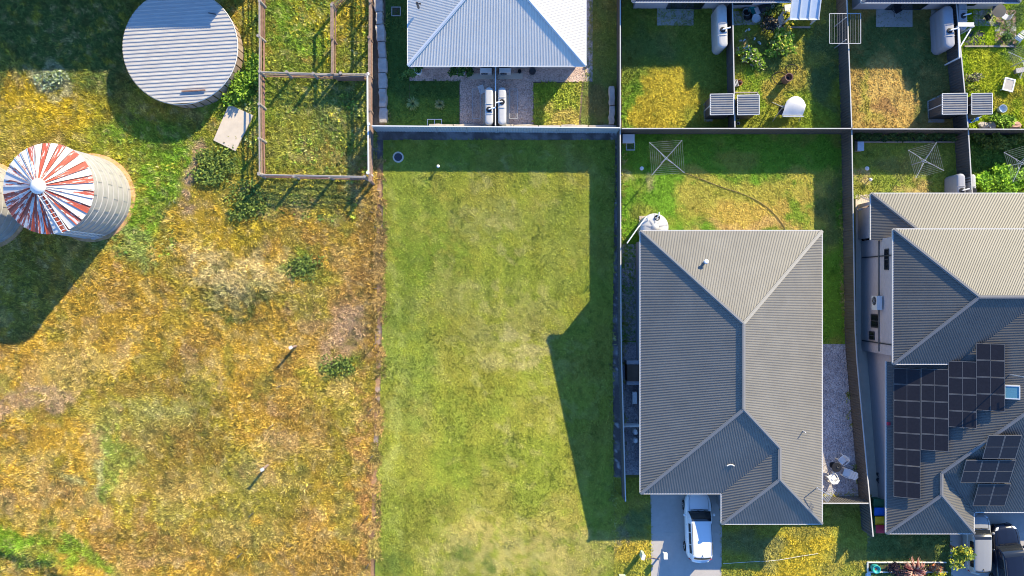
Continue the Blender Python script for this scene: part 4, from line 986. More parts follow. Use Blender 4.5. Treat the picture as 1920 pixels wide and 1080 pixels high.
# ================================================================== SILOS AND ROUND TANK
def silo(loc, label, R=2.95, He=5.6, Hc=1.35, nseg=36, rot=0.0):
    t = thing('grain_silo', label, 'silo', loc)
    nr = 8; hr = He / nr
    for i in range(nr):
        z = i * hr; prof = []
        for j in range(9):
            prof.append((R + .02 * math.sin(j * math.pi) + (.018 if j % 2 else 0) + .012 * (nr - i), z + j * hr / 8))
        MB().lathe((0, 0, 0), prof, 64).build('wall_ring', 'silowall', t, smooth=True)
        MB().lathe((0, 0, 0), [(R + .02 + .012 * (nr - i), z + hr - .05), (R + .045 + .012 * (nr - i), z + hr - .025), (R + .02, z + hr)], 64).build('band', 'silowall', t)
        s = MB()
        for kk in range(10):
            a_ = 2 * math.pi * (kk + .5 * (i % 2)) / 10 + .2; s.bar(((R + .05 + .012 * (nr - i)) * math.cos(a_), (R + .05 + .012 * (nr - i)) * math.sin(a_), z + .04), ((R + .05 + .012 * (nr - i)) * math.cos(a_), (R + .05 + .012 * (nr - i)) * math.sin(a_), z + hr - .06), .02, .02)
        s.build('seam', 'silowall', t)
    MB().lathe((0, 0, 0), [(R + .1, -.2), (R + .38, -.2), (R + .36, .14), (R + .1, .18)], 64).build('base_ring', 'siloring', t)
    Ro = R + .16; ri = .42; zt = He + Hc * (1 - ri / Ro)
    da = 2 * math.pi / nseg
    def wedge():
        m = MB(); N = 8; zE = -.06
        z_ = lambda r: (He - .03) + (zt - He) * (Ro - r) / (Ro - ri)
        for i in range(N):
            ra, rb = ri + (Ro - ri) * i / N, ri + (Ro - ri) * (i + 1) / N
            for a_, b_, la, lb in ((-.5, -.42, .075, .075), (-.42, -.40, .075, 0), (-.40, .5, 0, 0), ):
                q = []
                for r, a2, l in ((ra, a_, la), (rb, a_, la), (rb, b_, lb), (ra, b_, lb)): q.append((r * math.cos(a2 * da), r * math.sin(a2 * da), z_(r) + l))
                m.poly(q)
        return m
    proto = None
    for i in range(nseg):
        a_ = rot + i * da
        kind = 'silowhite' if (i % 2 == 0) else ('silored2' if math.degrees(a_) % 360 > 60 and random.random() < .38 else 'silored')
        if kind == 'silowhite' and 190 < math.degrees(a_) % 360 < 270: kind = 'silored2'
        elif kind == 'silowhite' and random.random() < .55: kind = 'silorust'
        w = wedge().build('roof_panel', kind, t); w.rotation_euler = (0, 0, a_)
    MB().lathe((0, 0, 0), [(ri + .08, zt - .12), (ri + .1, zt + .1), (ri * .8, zt + .22), (.15, zt + .32), (0, zt + .33)], 28).build('cap', 'silowhite', t, smooth=True)
    # roof ladder down the south side
    a_ = math.radians(-68); cs, sn = math.cos(a_), math.sin(a_); sd = Vector((-sn, cs, 0))
    pt = lambda r, off, dz=.16: Vector((r * cs, r * sn, He + (zt - He) * (Ro - r) / (Ro - ri) + dz)) + sd * off
    m = MB()
    for s_ in (-.2, .2): m.bar(pt(.55, s_), pt(Ro + .05, s_), .05); m.bar(pt(Ro + .05, s_), pt(Ro + .05, s_) - Vector((0, 0, He - .6)), .05)
    lo = m.build('ladder', 'offwhite', t)
    for j in range(9): MB().bar(pt(.7 + j * .29, -.2), pt(.7 + j * .29, .2), .04).build('rung', 'offwhite', lo)
    for j in range(12): p_ = pt(Ro + .05, 0) - Vector((0, 0, .3 + j * .38)); MB().bar(p_ - sd * .2, p_ + sd * .2, .04).build('rung', 'offwhite', lo)
    a_ = math.radians(-75); MB().bar(((R + .2) * math.cos(a_), (R + .2) * math.sin(a_), .6), ((R + .2) * math.cos(a_), (R + .2) * math.sin(a_), 1.1), .6, .12, up=(math.cos(a_), math.sin(a_), 0)).build('hatch', 'steel', t)
    return t
silo(G(172, 371), 'round silo with red and white striped cone roof', rot=.04)
silo(G(-26, 385), 'second silo cut by the left edge, only its pale wall in view', rot=.5)

tk = thing('water_tank', 'large round tank with a corrugated flat roof near the top left', 'tank', G(357, 102))
Rt, Ht = 4.06, 1.85
N_ = 44
for i in range(N_):
    a_, b_ = 2 * math.pi * i / N_ + .01, 2 * math.pi * (i + 1) / N_ - .01; r_ = Rt - .03 + random.uniform(-.025, .025)
    MB().lathe((0, 0, 0), [(r_ - .08, -.1), (r_, -.1), (r_, Ht - .06), (r_ - .08, Ht - .06)], 2, a_, b_).build('wall_plank', 'tankwall' if math.pi * .0 < a_ < 7 else 'tankwall', tk)
m = MB(); circ = [((Rt + .1) * math.cos(2 * math.pi * i / 72), (Rt + .1) * math.sin(2 * math.pi * i / 72)) for i in range(72)]
rot = math.radians(3.5)
# roof sheets run across, laid slightly off level
ny = 40; pitch = 2 * (Rt + .1) / 30
us = []
kx = -16
while kx < 16:
    for f_, h_ in ((0, .05), (.3, .05), (.42, 0), (.88, 0)): us.append(((kx + f_) * pitch, h_))
    kx += 1
us = [u for u in us if abs(u[0]) < Rt + .09]
for (ua, ha), (ub, hb) in zip(us, us[1:]):
    wa, wb = math.sqrt((Rt + .1) ** 2 - ua * ua), math.sqrt((Rt + .1) ** 2 - ub * ub)
    q = [(-wa, ua, ha), (wa, ua, ha), (wb, ub, hb), (-wb, ub, hb)]
    m.poly([(x * math.cos(rot) - y * math.sin(rot), x * math.sin(rot) + y * math.cos(rot), Ht + z + .01 * y) for x, y, z in q])
m.build('roof_sheet', 'tankroof', tk)
MB().lathe((0, 0, 0), [(Rt + .12, Ht - .08), (Rt + .15, Ht - .02), (Rt + .12, Ht + .05)], 72).build('rim', 'offwhite', tk)
q = P(364, 172, Ht) - tk.location; MB().bar((q.x - .85, q.y, Ht + .12), (q.x + .85, q.y + .09, Ht + .12), .09, .12).build('plank', 'rust', tk)
q = P(398, 25, Ht) - tk.location; MB().bar((q.x - .25, q.y, Ht + .1), (q.x + .3, q.y - .1, Ht + .1), .06).build('pipe', 'dark', tk)

# ================================================================== VEHICLES
def car(label, loc, rz, slope, L, Wd, Ht, paint, zs=1.02, hood=.30, rear=.06, roofmat=None, rails_=True, lamps=True, zb=.26, wt_=.76):
    """road vehicle: x across, y forward"""
    t = thing('parked_car', label, 'car', loc); t.rotation_euler = (slope, 0, rz)
    hw_ = Wd / 2; y0, y1 = -L / 2, L / 2
    def wid(s):  # s in -1..1 along the length
        e = abs(s); return hw_ * (1 - .05 * e ** 2 - .30 * max(0, (e - .72) / .28) ** 2.4)
    def top(s):
        if s > 1 - 2 * hood: u = (s - (1 - 2 * hood)) / (2 * hood); return zs + .04 - .17 * u ** 1.6 - .16 * max(0, (u - .85) / .15) ** 2
        return zs + .02 - .10 * max(0, (-s - .9) / .1) ** 2
    m = MB(); NS = 30; sec = []
    for i in range(NS + 1):
        s = -1 + 2 * i / NS; w = wid(s); z = top(s); y = s * L / 2
        arch = max(np.exp(-((s - .62) / .13) ** 4), np.exp(-((s + .60) / .13) ** 4))
        bulge = 1 + .02 * arch
        sec.append([(w * .80, y, zb), (w * .97 * bulge, y, zb + .08 + .28 * arch * 0), (w * bulge, y, .55), (w * .985, y, z * .78), (w * .93, y, z - .05), (w * .84, y, z), (w * .5, y, z + .03), (0, y, z + .04)])
    b0 = 0
    for sgn in (1, -1):
        b0 = len(m.v)
        for r in sec: m.v += [Vector((x * sgn, y, z)) for x, y, z in r]
        for i in range(NS):
            for j in range(7):
                q = (b0 + i * 8 + j, b0 + i * 8 + j + 1, b0 + (i + 1) * 8 + j + 1, b0 + (i + 1) * 8 + j); m.f.append(q if sgn > 0 else q[::-1])
        for e in (0, NS): m.f.append(tuple(b0 + e * 8 + j for j in range(8)))
        m.f.append(tuple([b0 + 0, b0 + NS * 8, b0 + NS * 8 + 7, b0 + 7]))
    m.build('body', paint, t, smooth=True)
    # greenhouse
    yc = y1 - L * hood - .02; yw = yc - L * .145; yr_ = y0 + L * rear + L * .07; yb = y0 + L * rear - .0
    def prof(y):
        if y > yw: u = (yc - y) / (yc - yw); u = max(0, u); return zs + (Ht - zs) * (math.sin(u * math.pi / 2) ** .9)
        if y < yr_: u = (y - yb) / (yr_ - yb); u = max(0, min(1, u)); return zs + (Ht - .04 - zs) * (math.sin(u * math.pi / 2) ** .8)
        u = (y - yr_) / (yw - yr_); return Ht - .04 + .04 * u - .0 + .03 * math.sin(u * math.pi)
    def cw(y, lv):  # half width at relative height lv
        s = y / (L / 2); wb_ = wid(s) * .90; wt = hw_ * wt_ * (1 - .10 * s * s - .10 * max(0, -s - .55))
        return wb_ + (wt - wb_) * lv
    def pt(y, lv, x_=None, off=0):
        z = prof(y); zz_ = zs - .02 + (z - zs + .02) * lv; return Vector((cw(y, lv) + off, y, zz_ + off * .4))
    ys_ = [yb + (yc - yb) * i / 36 for i in range(37)]
    m = MB()
    for sgn in (1, -1):
        b0 = len(m.v)
        for y in ys_:
            z = prof(y); hr_ = (z - zs) / (Ht - zs)
            row = []
            for lv in (0, .5, .93): row.append((cw(y, lv * hr_), zs - .02 + (z - zs + .02) * lv))
            wt = cw(y, hr_); row += [(wt * .95, z - .012), (wt * .6, z + .012), (0, z + .02)]
            m.v += [Vector((x * sgn, y, zz_)) for x, zz_ in row]
        for i in range(36):
            for j in range(5):
                q = (b0 + i * 6 + j, b0 + i * 6 + j + 1, b0 + (i + 1) * 6 + j + 1, b0 + (i + 1) * 6 + j); m.f.append(q if sgn > 0 else q[::-1])
    m.build('cabin', roofmat or paint, t, smooth=True)
    def band(ya, yb_, inset, n=6):
        def fn(u, v_):
            y = ya + (yb_ - ya) * u; z = prof(y); hr_ = (z - zs) / (Ht - zs); wt = cw(y, hr_) * inset; x = -wt + 2 * wt * v_
            return (x, y, z + .03 - .03 * (abs(x) / max(wt, .01)) ** 2 * .6)
        return MB().grid(fn, n, 8)
    band(yc - .02, yw + .04, .95).build('windscreen', 'glass', t, smooth=True)
    band(yr_ - .05, yb + .12, .86).build('rear_window', 'glass', t, smooth=True)
    for sgn in (1, -1):
        cuts = [yr_ + .12, yr_ + (yw - yr_) * .33, yr_ + (yw - yr_) * .68, yw - .12]
        for ya, yb_ in zip(cuts, cuts[1:]):
            def fn(u, v_, ya=ya + .03, yb_=yb_ - .03):
                y = ya + (yb_ - ya) * u; z = prof(y); hr_ = (z - zs) / (Ht - zs); lv = .30 + .52 * v_
                return ((cw(y, lv * hr_) + .012) * sgn, y, zs - .02 + (z - zs + .02) * lv)
            MB().grid(fn, 4, 3).build('side_window', 'glass', t, smooth=True)
        MB().lathe((0, 0, 0), [(0, -.05), (.09, -.04), (.1, .03), (.05, .07), (0, .08)], 10).build('mirror', paint, t, smooth=True).location = (sgn * (hw_ + .09), yc - .28, zs + .03)
        for yy in (L * .31, -L * .29):
            x_ = sgn * (hw_ - .10)
            w_ = MB().lathe((0, 0, 0), [(.2, -.12), (.33, -.12), (.36, -.08), (.36, .08), (.33, .12), (.2, .12)], 24)
            wo_ = w_.build('wheel', 'tyre', t, smooth=True); wo_.location = (x_ + sgn * .02, yy, .36); wo_.rotation_euler = (0, math.pi / 2, 0)
            rm = MB().lathe((0, 0, 0), [(0, .09 * 1), (.2, .1), (.22, .1)], 20)
            for q in range(5):
                a_ = q * 2 * math.pi / 5; rm.bar((0, 0, .105 * sgn), (.2 * math.cos(a_), .2 * math.sin(a_), .115 * sgn), .05, .03)
            rm.build('rim', 'alu', wo_)
        if rails_:
            MB().tube([(sgn * (hw_ * wt_ * .93), yr_ + .1 + (yw - yr_ - .2) * i / 6, prof(yr_ + .1 + (yw - yr_ - .2) * i / 6) + .05) for i in range(7)], .022, 6).build('roof_rail', 'dark', t)
        MB().grid(lambda u, v_: (sgn * (wid(.9 + .07 * u) * (.62 + .30 * v_)), (.9 + .07 * u) * L / 2 * 1.0, top(.9 + .07 * u) + .012), 3, 3).build('headlight', 'lamp', t)
        MB().bar((sgn * (wid(-.97) * .55), y0 + .02, zs - .12), (sgn * (wid(-.9) * 1.0), y0 + .16, zs - .1), .07, .10).build('tail_light', 'redlamp', t)
    MB().grid(lambda u, v_: (-.0 + (v_ - .5) * Wd * .66, yc + .0 + .07 * u + 0.02, top((yc + .1) / (L / 2)) + .055), 1, 6).build('cowl', 'black', t)
    MB().bar((0, yr_ + .14, Ht + .0), (0, yr_ - .02, Ht + .09), .03, .06).build('aerial_fin', 'black', t)
    sm_ = MB()
    for sgn in (1, -1):
        for q in range(8):
            sa, sb = (1 - 2 * hood) + (2 * hood - .1) * q / 8, (1 - 2 * hood) + (2 * hood - .1) * (q + 1) / 8
            sm_.bar((sgn * wid(sa) * .74, sa * L / 2, top(sa) + .02), (sgn * wid(sb) * .74, sb * L / 2, top(sb) + .02), .012, .012)
        for yy in (yw - .25, yr_ + (yw - yr_) * .5, yr_ + .1): sm_.bar((sgn * (wid(yy / (L / 2)) * 1.0 + .004), yy, .4), (sgn * (wid(yy / (L / 2)) * .94), yy, zs - .03), .012, .012)
    sm_.build('panel_gap', 'black', t)
    MB().bar((-Wd * .2, yc + .1, zs + .09), (Wd * .1, yc - .08, zs + .16), .02).bar((Wd * .05, yc + .1, zs + .09), (Wd * .32, yc - .06, zs + .15), .02).build('wiper', 'black', t)
    MB().box((0, y1 - .06, .5), (Wd * .6, .12, .22)).build('grille', 'black', t)
    MB().box((0, y0 + .01, zs - .30), (.5, .03, .12)).build('number_plate', 'white', t)
    for ch in t.children:                                   # bow the nose, tail and glass in plan
        if ch.location.length < 1e-6:
            for v in ch.data.vertices:
                s = v.co.y / (L / 2); v.co.y += .24 * ((1 - min(1, abs(v.co.x) / hw_) ** 2) - .75) * s ** 3
    return t
SL = -math.atan(.18)
cz = g(-17.0)
c_ = P(1310, 991, cz + .8); car('white station wagon style SUV parked nose-in on the driveway', (c_.x, c_.y, g(c_.y) + .03), 0, SL * .9, 4.75, 1.9, 1.72, 'carwhite', zs=1.05, hood=.255, rear=.03)
c_ = P(1829, 1017, 3.0); car('silver hatchback on the right driveway, half under the roof edge', (c_.x, c_.y, g(c_.y) + .05), 0, SL * .02, 4.2, 1.76, 1.48, 'carsilver', zs=.98, hood=.24, rear=.03, rails_=False, wt_=.68)
c_ = P(1884, 1046, 3.0); car('dark navy SUV on the driveway at the bottom right corner', (c_.x, c_.y, g(c_.y) + .05), math.radians(6), 0, 4.9, 1.95, 1.72, 'carnavy', zs=1.08, hood=.26, rear=.03)

# ================================================================== YARD THINGS
def clothesline(label, hub_px, zh, arm, rz, zb=0.0, rings=6):
    hb = P(hub_px[0], hub_px[1], zh); t = thing('rotary_clothesline', label, 'clothesline', (hb.x, hb.y, zb), rz); h = zh - zb
    MB().cyl((0, 0, -.1), (0, 0, h + .06), .032, n=8).build('mast', 'steel', t)
    MB().cyl((0, 0, h - .5), (0, 0, h - .35), .06, n=8).build('crank_box', 'steel', t)
    for i in range(4):
        a_ = i * math.pi / 2 + math.pi / 4; e = Vector((math.cos(a_), math.sin(a_), 0))
        MB().tube([Vector((0, 0, h - .03)), e * arm * .5 + Vector((0, 0, h + .03)), e * arm + Vector((0, 0, h + .1))], .019, 6).build('arm', 'alu', t)
        MB().bar(Vector((0, 0, h - .4)), e * arm * .38 + Vector((0, 0, h + .02)), .02).build('stay', 'steel', t)
    for j in range(rings):
        q = arm * (.38 + .62 * j / (rings - 1)) * .985; z = h + .03 + .07 * j / (rings - 1); m = MB()
        for i in range(4):
            a_ = i * math.pi / 2 + math.pi / 4; b_ = a_ + math.pi / 2
            m.bar((q * math.cos(a_), q * math.sin(a_), z), (q * math.cos(b_), q * math.sin(b_), z), .010)
        m.build('line', 'wire', t)
    return t
clothesline('rotary clothesline in the corner of the large back lawn', (1250, 296), 2.3, 1.68, math.radians(4))
clothesline('tilted-square rotary clothesline in the small yard by the shrub bed', (1735, 301), 2.1, 1.5, math.radians(15))
clothesline('rotary clothesline at the right edge over the bright leafy bushes', (1917, 305), 2.1, 1.6, math.radians(17))
clothesline('rotary clothesline cut by the right edge below the paved patio', (1925, 112), 2.2, 1.5, math.radians(24), PLATEAU)
# fold-down frame
c0 = P(1584.5, 53.5, 2.35); t = thing('clothes_frame', 'rectangular fold-down clothes frame straddling the fence', 'clothesline', (c0.x, c0.y, PLATEAU))
hx, hy, zz = 1.12, 1.08, 2.1
for s in (-1, 1):
    MB().bar((s * hx, -hy, zz), (s * hx, hy, zz), .05).build('side_bar', 'alu', t); MB().bar((-hx, s * hy, zz), (hx, s * hy, zz), .05).build('end_bar', 'alu', t)
for i in range(11): x = -hx + .17 + i * (2 * hx - .34) / 10; MB().bar((x, -hy, zz), (x, hy, zz), .014).build('line', 'wire', t)
for s in (-1, 1): MB().bar((0.07, s * .8, -.1), (0.07, s * .8, zz), .06).build('post', 'steel', t)
# wall clothes frames by the slim tanks
for i, (px, lb) in enumerate(((894, 'folding clothes frame left of the paired slim tanks'), (963, 'folding clothes frame right of the paired slim tanks'))):
    c = G(px, 199); t = thing('clothes_frame', lb, 'clothesline', c)
    for s in (-1, 1): MB().bar((s * .3, -1.1, .75), (s * .3, 1.1, .75), .035).build('side_bar', 'alu', t); MB().bar((-.3, s * 1.1, .75), (.3, s * 1.1, .75), .035).build('end_bar', 'alu', t); MB().bar((s * .28, 0, -.05), (s * .28, 0, .73), .035).build('leg', 'alu', t)
    for j in range(6): MB().bar((-.22 + j * .088, -1.1, .75), (-.22 + j * .088, 1.1, .75), .012).build('line', 'wire', t)

def slim_tank(label, loc, rz, L, w, h, mat, pipe=True, low=False):
    t = thing('rainwater_tank', label, 'water tank', loc, rz); m = MB(); N = 24; rings = []
    pr = ((.96, -.02), (1, .06), (1, .3), (.965, .34), (1, .38), (1, .62), (.965, .66), (1, .7), (1, .9), (.93, .965), (.75, .995), (.3, 1.0))
    def outline(q, sc):
        a_ = 2 * math.pi * q / N; x = w / 2 * math.cos(a_); y = w / 2 * math.sin(a_); y += (L - w) / 2 * (1 if math.sin(a_) > 1e-6 else (-1 if math.sin(a_) < -1e-6 else 0)); return x * sc, y * (1 - (1 - sc) * w / L)
    for s, z in pr:
        for q in range(N): x, y = outline(q, s); m.v.append(Vector((x, y, z * h)))
    for i in range(len(pr) - 1):
        for q in range(N): m.f.append((i * N + q, i * N + (q + 1) % N, (i + 1) * N + (q + 1) % N, (i + 1) * N + q))
    m.f.append(tuple((len(pr) - 1) * N + q for q in range(N))); m.build('shell', mat, t, smooth=True)
    for y in (-L * .22, L * .05): MB().tube([(-w * .47, y, h * .97), (-w * .2, y, h + .02), (w * .2, y, h + .02), (w * .47, y, h * .97)], .035, 6).build('rib', mat, t)
    MB().lathe((0, -L * .1, h), [(.2, -.02), (.2, .05), (.16, .06), (0, .06)], 18).build('strainer', 'black', t)
    if pipe: MB().tube([(0, -L * .1, h + .05), (0, -L * .1, h + .16), (w * .7, -L * .1 + .1, h + .2)], .05, 7).build('inlet_pipe', 'white', t)
    return t
zt_ = P(0, 0, 0)
c = P(917, 199, 1.9); slim_tank('left of two slim white tanks against the duplex dividing fence', (c.x, c.y, PLATEAU + .03), 0, 2.75, .62, 1.75, 'tankwhite')
c = P(941.5, 199, 1.9); t = slim_tank('right of two slim white tanks against the duplex dividing fence', (c.x, c.y, PLATEAU + .03), math.pi, 2.75, .62, 1.75, 'tankwhite')
c = P(1353, 50, 1.9); slim_tank('slim pale tank in the shade beside the first upper yard fence', (c.x, c.y, PLATEAU + .08), .03, 3.2, .75, 1.85, 'tankwhite')
c = P(1776, 52, 1.9); slim_tank('slim grey tank in the shade beside the dry yellow yard fence', (c.x, c.y, PLATEAU + .08), .06, 3.1, .8, 1.85, 'tankgrey')
c = P(1803, 25, 1.9); slim_tank('slim grey-blue tank beyond the fence at the paved patio', (c.x, c.y, PLATEAU + .03), .02, 2.6, .65, 1.85, 'tankgrey')
c = P(1803, 352, 1.8); slim_tank('slim tank on a pale pad above the split-level house roof', (c.x, c.y, .08), .02, 2.1, .62, 1.75, 'tankgrey')
c = P(1826, 352, 1.8); slim_tank('slim white tank just right of the small yard dividing fence', (c.x, c.y, .03), .02, 2.0, .4, 1.75, 'tankwhite', pipe=False)
# round rainwater tank
c = P(1228, 426, 2.0); t = thing('rainwater_tank', 'round white rainwater tank at the corner of the grey-roofed house', 'water tank', (c.x, c.y, .08))
prof = [(1.0, 0)] + [(1.0 + (.02 if i % 2 else 0), .1 + i * .15) for i in range(12)] + [(.98, 1.85), (.7, 1.98), (.22, 2.06)]
MB().lathe((0, 0, 0), prof, 40).build('shell', 'tankwhite', t, smooth=True)
MB().lathe((0, 0, 0), [(.27, 2.04), (.27, 2.1), (0, 2.12)], 24).build('lid', 'tankwhite', t, smooth=True)
for i in range(9):
    a_ = i * 2 * math.pi / 9 + .2; MB().bar((.3 * math.cos(a_), .3 * math.sin(a_), 2.07), (.95 * math.cos(a_), .95 * math.sin(a_), 1.88), .07, .05).build('rib', 'tankgrey', t)
MB().lathe((.15, .68, 1.95), [(.2, 0), (.21, .08), (.15, .09), (.15, .02), (0, .02)], 18).build('strainer', 'black', t)
MB().tube([(.15, .68, 2.0), (.22, .85, 2.25), (.25, 1.05, 2.3)], .05, 7).build('inlet_pipe', 'white', t)
MB().tube([(-.5, .5, 2.0), (-.65, .75, 2.25), (-1.4, -.2, 2.4), (-2.1, -1.2, 2.45)], .045, 7).build('overflow_pipe', 'white', t)

# garden sheds
def shed(label, tl, br, zt, zb, ribp=.165, mat='shedroof', side='fence'):
    a_, b_ = P(tl[0], tl[1], zt), P(br[0], br[1], zt); t = thing('garden_shed', label, 'shed', ((a_.x + b_.x) / 2, (a_.y + b_.y) / 2, zb)); o = t.location
    xa, xb, ya, yb_ = a_.x, b_.x, b_.y, a_.y; h = zt - zb
    for nm, q in (('wall', [(xa + .05, ya + .05), (xb - .05, ya + .05), (xb - .05, yb_ - .05), (xa + .05, yb_ - .05)]),):
        MB(o).prism(q, zb - .05, zt - .06).build(nm, side, t)
    for i in range(9):
        yy = ya + .1 + (yb_ - ya - .2) * i / 8; MB(o).box((xa + .035, yy, (zb + zt) / 2 - .05), (.03, .05, h - .15)).build('wall_rib', side, t)
    MB(o).bar((xa + .03, (ya + yb_) / 2, zb + .0), (xa + .03, (ya + yb_) / 2, zt - .1), .06).build('door_jamb', 'offwhite', t)
    m = MB(o); roof_face(m, [(xa - .04, ya - .04, zt), (xb + .04, ya - .04, zt + .12), (xb + .04, yb_ + .04, zt + .12), (xa - .04, yb_ + .04, zt)], ribp, .045); m.build('roof_sheet', mat, t)
    for p_, q_ in (((xa - .05, ya - .05, zt), (xb + .05, ya - .05, zt + .12)), ((xb + .05, ya - .05, zt + .12), (xb + .05, yb_ + .05, zt + .12)), ((xb + .05, yb_ + .05, zt + .12), (xa - .05, yb_ + .05, zt)), ((xa - .05, yb_ + .05, zt), (xa - .05, ya - .05, zt))):
        MB(o).bar(p_, q_, .05, .07).build('roof_trim', 'offwhite', t)
    return t
shed('garden shed left of the fence between the first two upper yards', (1333, 178), (1373, 214), 2.3, PLATEAU)
shed('garden shed right of the fence between the first two upper yards', (1384, 180), (1421, 214), 2.3, PLATEAU)
shed('garden shed in the corner of the dry yellow yard', (1768, 177), (1810, 213), 2.35, PLATEAU)
shed('garden shed in the bright green yard beyond the fence', (1823, 177), (1857, 213), 2.35, PLATEAU)
# concrete plinth in front of two sheds
for q in ([(1318, 196), (1334, 180), (1336, 228), (1320, 228)], [(1738, 190), (1768, 175), (1770, 230), (1740, 230)]): sheet('concrete_pad', q, 'concrete', .06, thick=.1, plateau=True)

# white plastic garden chairs round a dark table
def chair(label, px, py, rz, recl=0.0):
    b = G(px, py); t = thing('garden_chair', label, 'chair', (b.x, b.y, b.z + .04), rz, 'white plastic garden chairs')
    MB().grid(lambda u, v_: (-.25 + .5 * u, -.24 + .5 * v_, .42 - .03 * math.sin(v_ * math.pi) * math.sin(u * math.pi)), 5, 5).grid(lambda u, v_: (-.25 + .5 * u, -.24 + .5 * v_, .395), 1, 1).build('seat', 'white', t)
    bk = MB()
    for i in range(7):
        u = -.24 + .08 * i; hgt = .88 - .9 * u * u * (2 - recl)
        bk.bar((u, -.25 + .25 * (abs(u)) - .0, .42), (u * 1.05, -.38 - recl * .45 + .35 * abs(u), hgt - recl * .1), .066, .02, up=(0, 1, 0))
    bk.bar((-.26, -.30 - recl * .4, .74 - recl * .1), (.26, -.30 - recl * .4, .74 - recl * .1), .05, .05)
    bk.build('backrest', 'white', t)
    for s in (-1, 1):
        MB().tube([(s * .29, .22, .0), (s * .29, .2, .62), (s * .31, .05, .66), (s * .29, -.26, .64)], .03, 6).build('armrest', 'white', t)
        MB().bar((s * .27, -.3, 0), (s * .25, -.24, .42), .05).build('leg', 'white', t); MB().bar((s * .25, .24, 0), (s * .24, .22, .42), .05).build('leg', 'white', t)
    return t
chair('white garden chair above the dark round table', 1575, 860, math.radians(130)); chair('white garden chair below and left of the dark round table', 1556, 893, math.radians(30)); chair('reclined white garden chair right of the dark round table', 1583, 884, math.radians(70), .7)
b = G(1561, 872); t = thing('garden_table', 'small dark round table between the white garden chairs', 'table', (b.x, b.y, b.z + .04))
MB().lathe((0, 0, 0), [(.0, .69), (.33, .69), (.35, .71), (.33, .73), (0, .73)], 24).build('table_top', 'black', t); MB().cyl((0, 0, 0), (0, 0, .7), .04, n=8).lathe((0, 0, 0), [(.24, 0), (.24, .03), (0, .05)], 16).build('pedestal', 'black', t)
MB().lathe((.08, .05, .73), [(.06, 0), (.09, .05), (.08, .05), (.05, .01), (0, .01)], 12).build('ash_tray', 'dark', t)

# wheelie bins
for i, (py, m_, lb) in enumerate(((943, 'green', 'dark green lidded wheelie bin behind the front fence end'), (958, 'blue', 'wheelie bin with a blue lid beside the front fence end'), (974, 'yellow', 'wheelie bin with a yellow lid beside the front fence end'), (989, 'red', 'wheelie bin with a dark red lid nearest the street'))):
    c = P(1647, py, 3.0); c.z = g(c.y); t = thing('wheelie_bin', lb, 'bin', c + Vector((0, 0, .04)), math.pi / 2)
    MB().prism([(-.24, -.27), (.24, -.27), (.24, .27), (-.24, .27)], .06, .06).build('base', 'green', t) if False else None
    m = MB(); b0 = 0
    for z, sc in ((.08, .8), (1.0, 1.0)):
        for sx, sy in ((-1, -1), (1, -1), (1, 1), (-1, 1)): m.v.append(Vector((sx * .26 * sc, sy * .31 * sc, z)))
    m.f += [(3, 2, 1, 0), (4, 5, 6, 7), (0, 1, 5, 4), (1, 2, 6, 5), (2, 3, 7, 6), (3, 0, 4, 7)]; m.build('body', 'green', t)
    MB().grid(lambda u, v_: (-.29 + .58 * u, -.34 + .72 * v_, 1.02 + .06 * math.sin(u * math.pi) * math.sin(v_ * math.pi * .9 + .2)), 6, 6).build('lid', m_, t, smooth=True)
    MB().tube([(-.22, .42, 1.0), (.22, .42, 1.0)], .025, 6).build('handle', 'green', t)
    for s in (-1, 1): w_ = MB().lathe((0, 0, 0), [(0, -.03), (.1, -.03), (.1, .03), (0, .03)], 12).build('wheel', 'tyre', t); w_.location = (s * .27, .28, .1); w_.rotation_euler = (0, math.pi / 2, 0)

# pots with plants at the duplex
def pot(label, px, py, r, h, mat, green=True, seed=0, cat='pot'):
    b = G(px, py); t = thing('plant_pot', label, cat, b + Vector((0, 0, .03)))
    MB().lathe((0, 0, 0), [(r * .7, 0), (r * .95, h * .7), (r, h), (r * .88, h), (r * .85, h * .85), (0, h * .85)], 20).build('pot', mat, t, smooth=False)
    if green: leaves('foliage', 260, (0, 0, h + r * .55), (r * 1.15, r * 1.15, r * .9), .09, [(.06, .12, .03), (.1, .18, .04)], t, seed)
    return t
pot('white pot with a leafy plant at the left end of the duplex wall', 786, 137, .28, .75, 'white', seed=1)
pot('left white pot of the pair under the duplex eave', 853, 138, .27, .75, 'white', seed=2); pot('right white pot of the pair under the duplex eave', 867, 139, .27, .75, 'white', seed=3)
pot('dark round pot right of the duplex air conditioners', 998, 137, .26, .55, 'dark', green=False); pot('small dark pot near the left duplex air conditioner', 882, 140, .2, .4, 'black', seed=4)
pot('small dark pot near the right duplex air conditioner', 974, 136, .14, .4, 'black', green=False)
c = P(911, 133, .9); aircon((c.x, c.y, PLATEAU + .1), 0, 'air conditioner left of the duplex dividing fence'); c = P(947, 133, .9); aircon((c.x, c.y, PLATEAU + .1), 0, 'air conditioner right of the duplex dividing fence')
for q in ([(882, 138), (927, 138), (927, 149), (880, 149)], [(933, 138), (980, 138), (980, 149), (933, 149)]): sheet('concrete_pad', q, 'concrete_pale', .09, thick=.12, plateau=True)
for q in ([(906, 178), (927, 178), (927, 235), (906, 235)], [(933, 178), (954, 178), (954, 235), (933, 235)]): sheet('concrete_pad', q, 'concrete_pale', .06, thick=.1, plateau=True)
b = G(903, 168); t = thing('loose_board', 'tilted white board lying on the gravel by the slim tank', 'board', b + Vector((0, 0, .05)), math.radians(20)); MB().box((0, 0, .03), (.42, .62, .05)).build('sheet', 'white', t); MB().box((0, 0, .065), (.36, .56, .015)).build('face', 'offwhite', t)
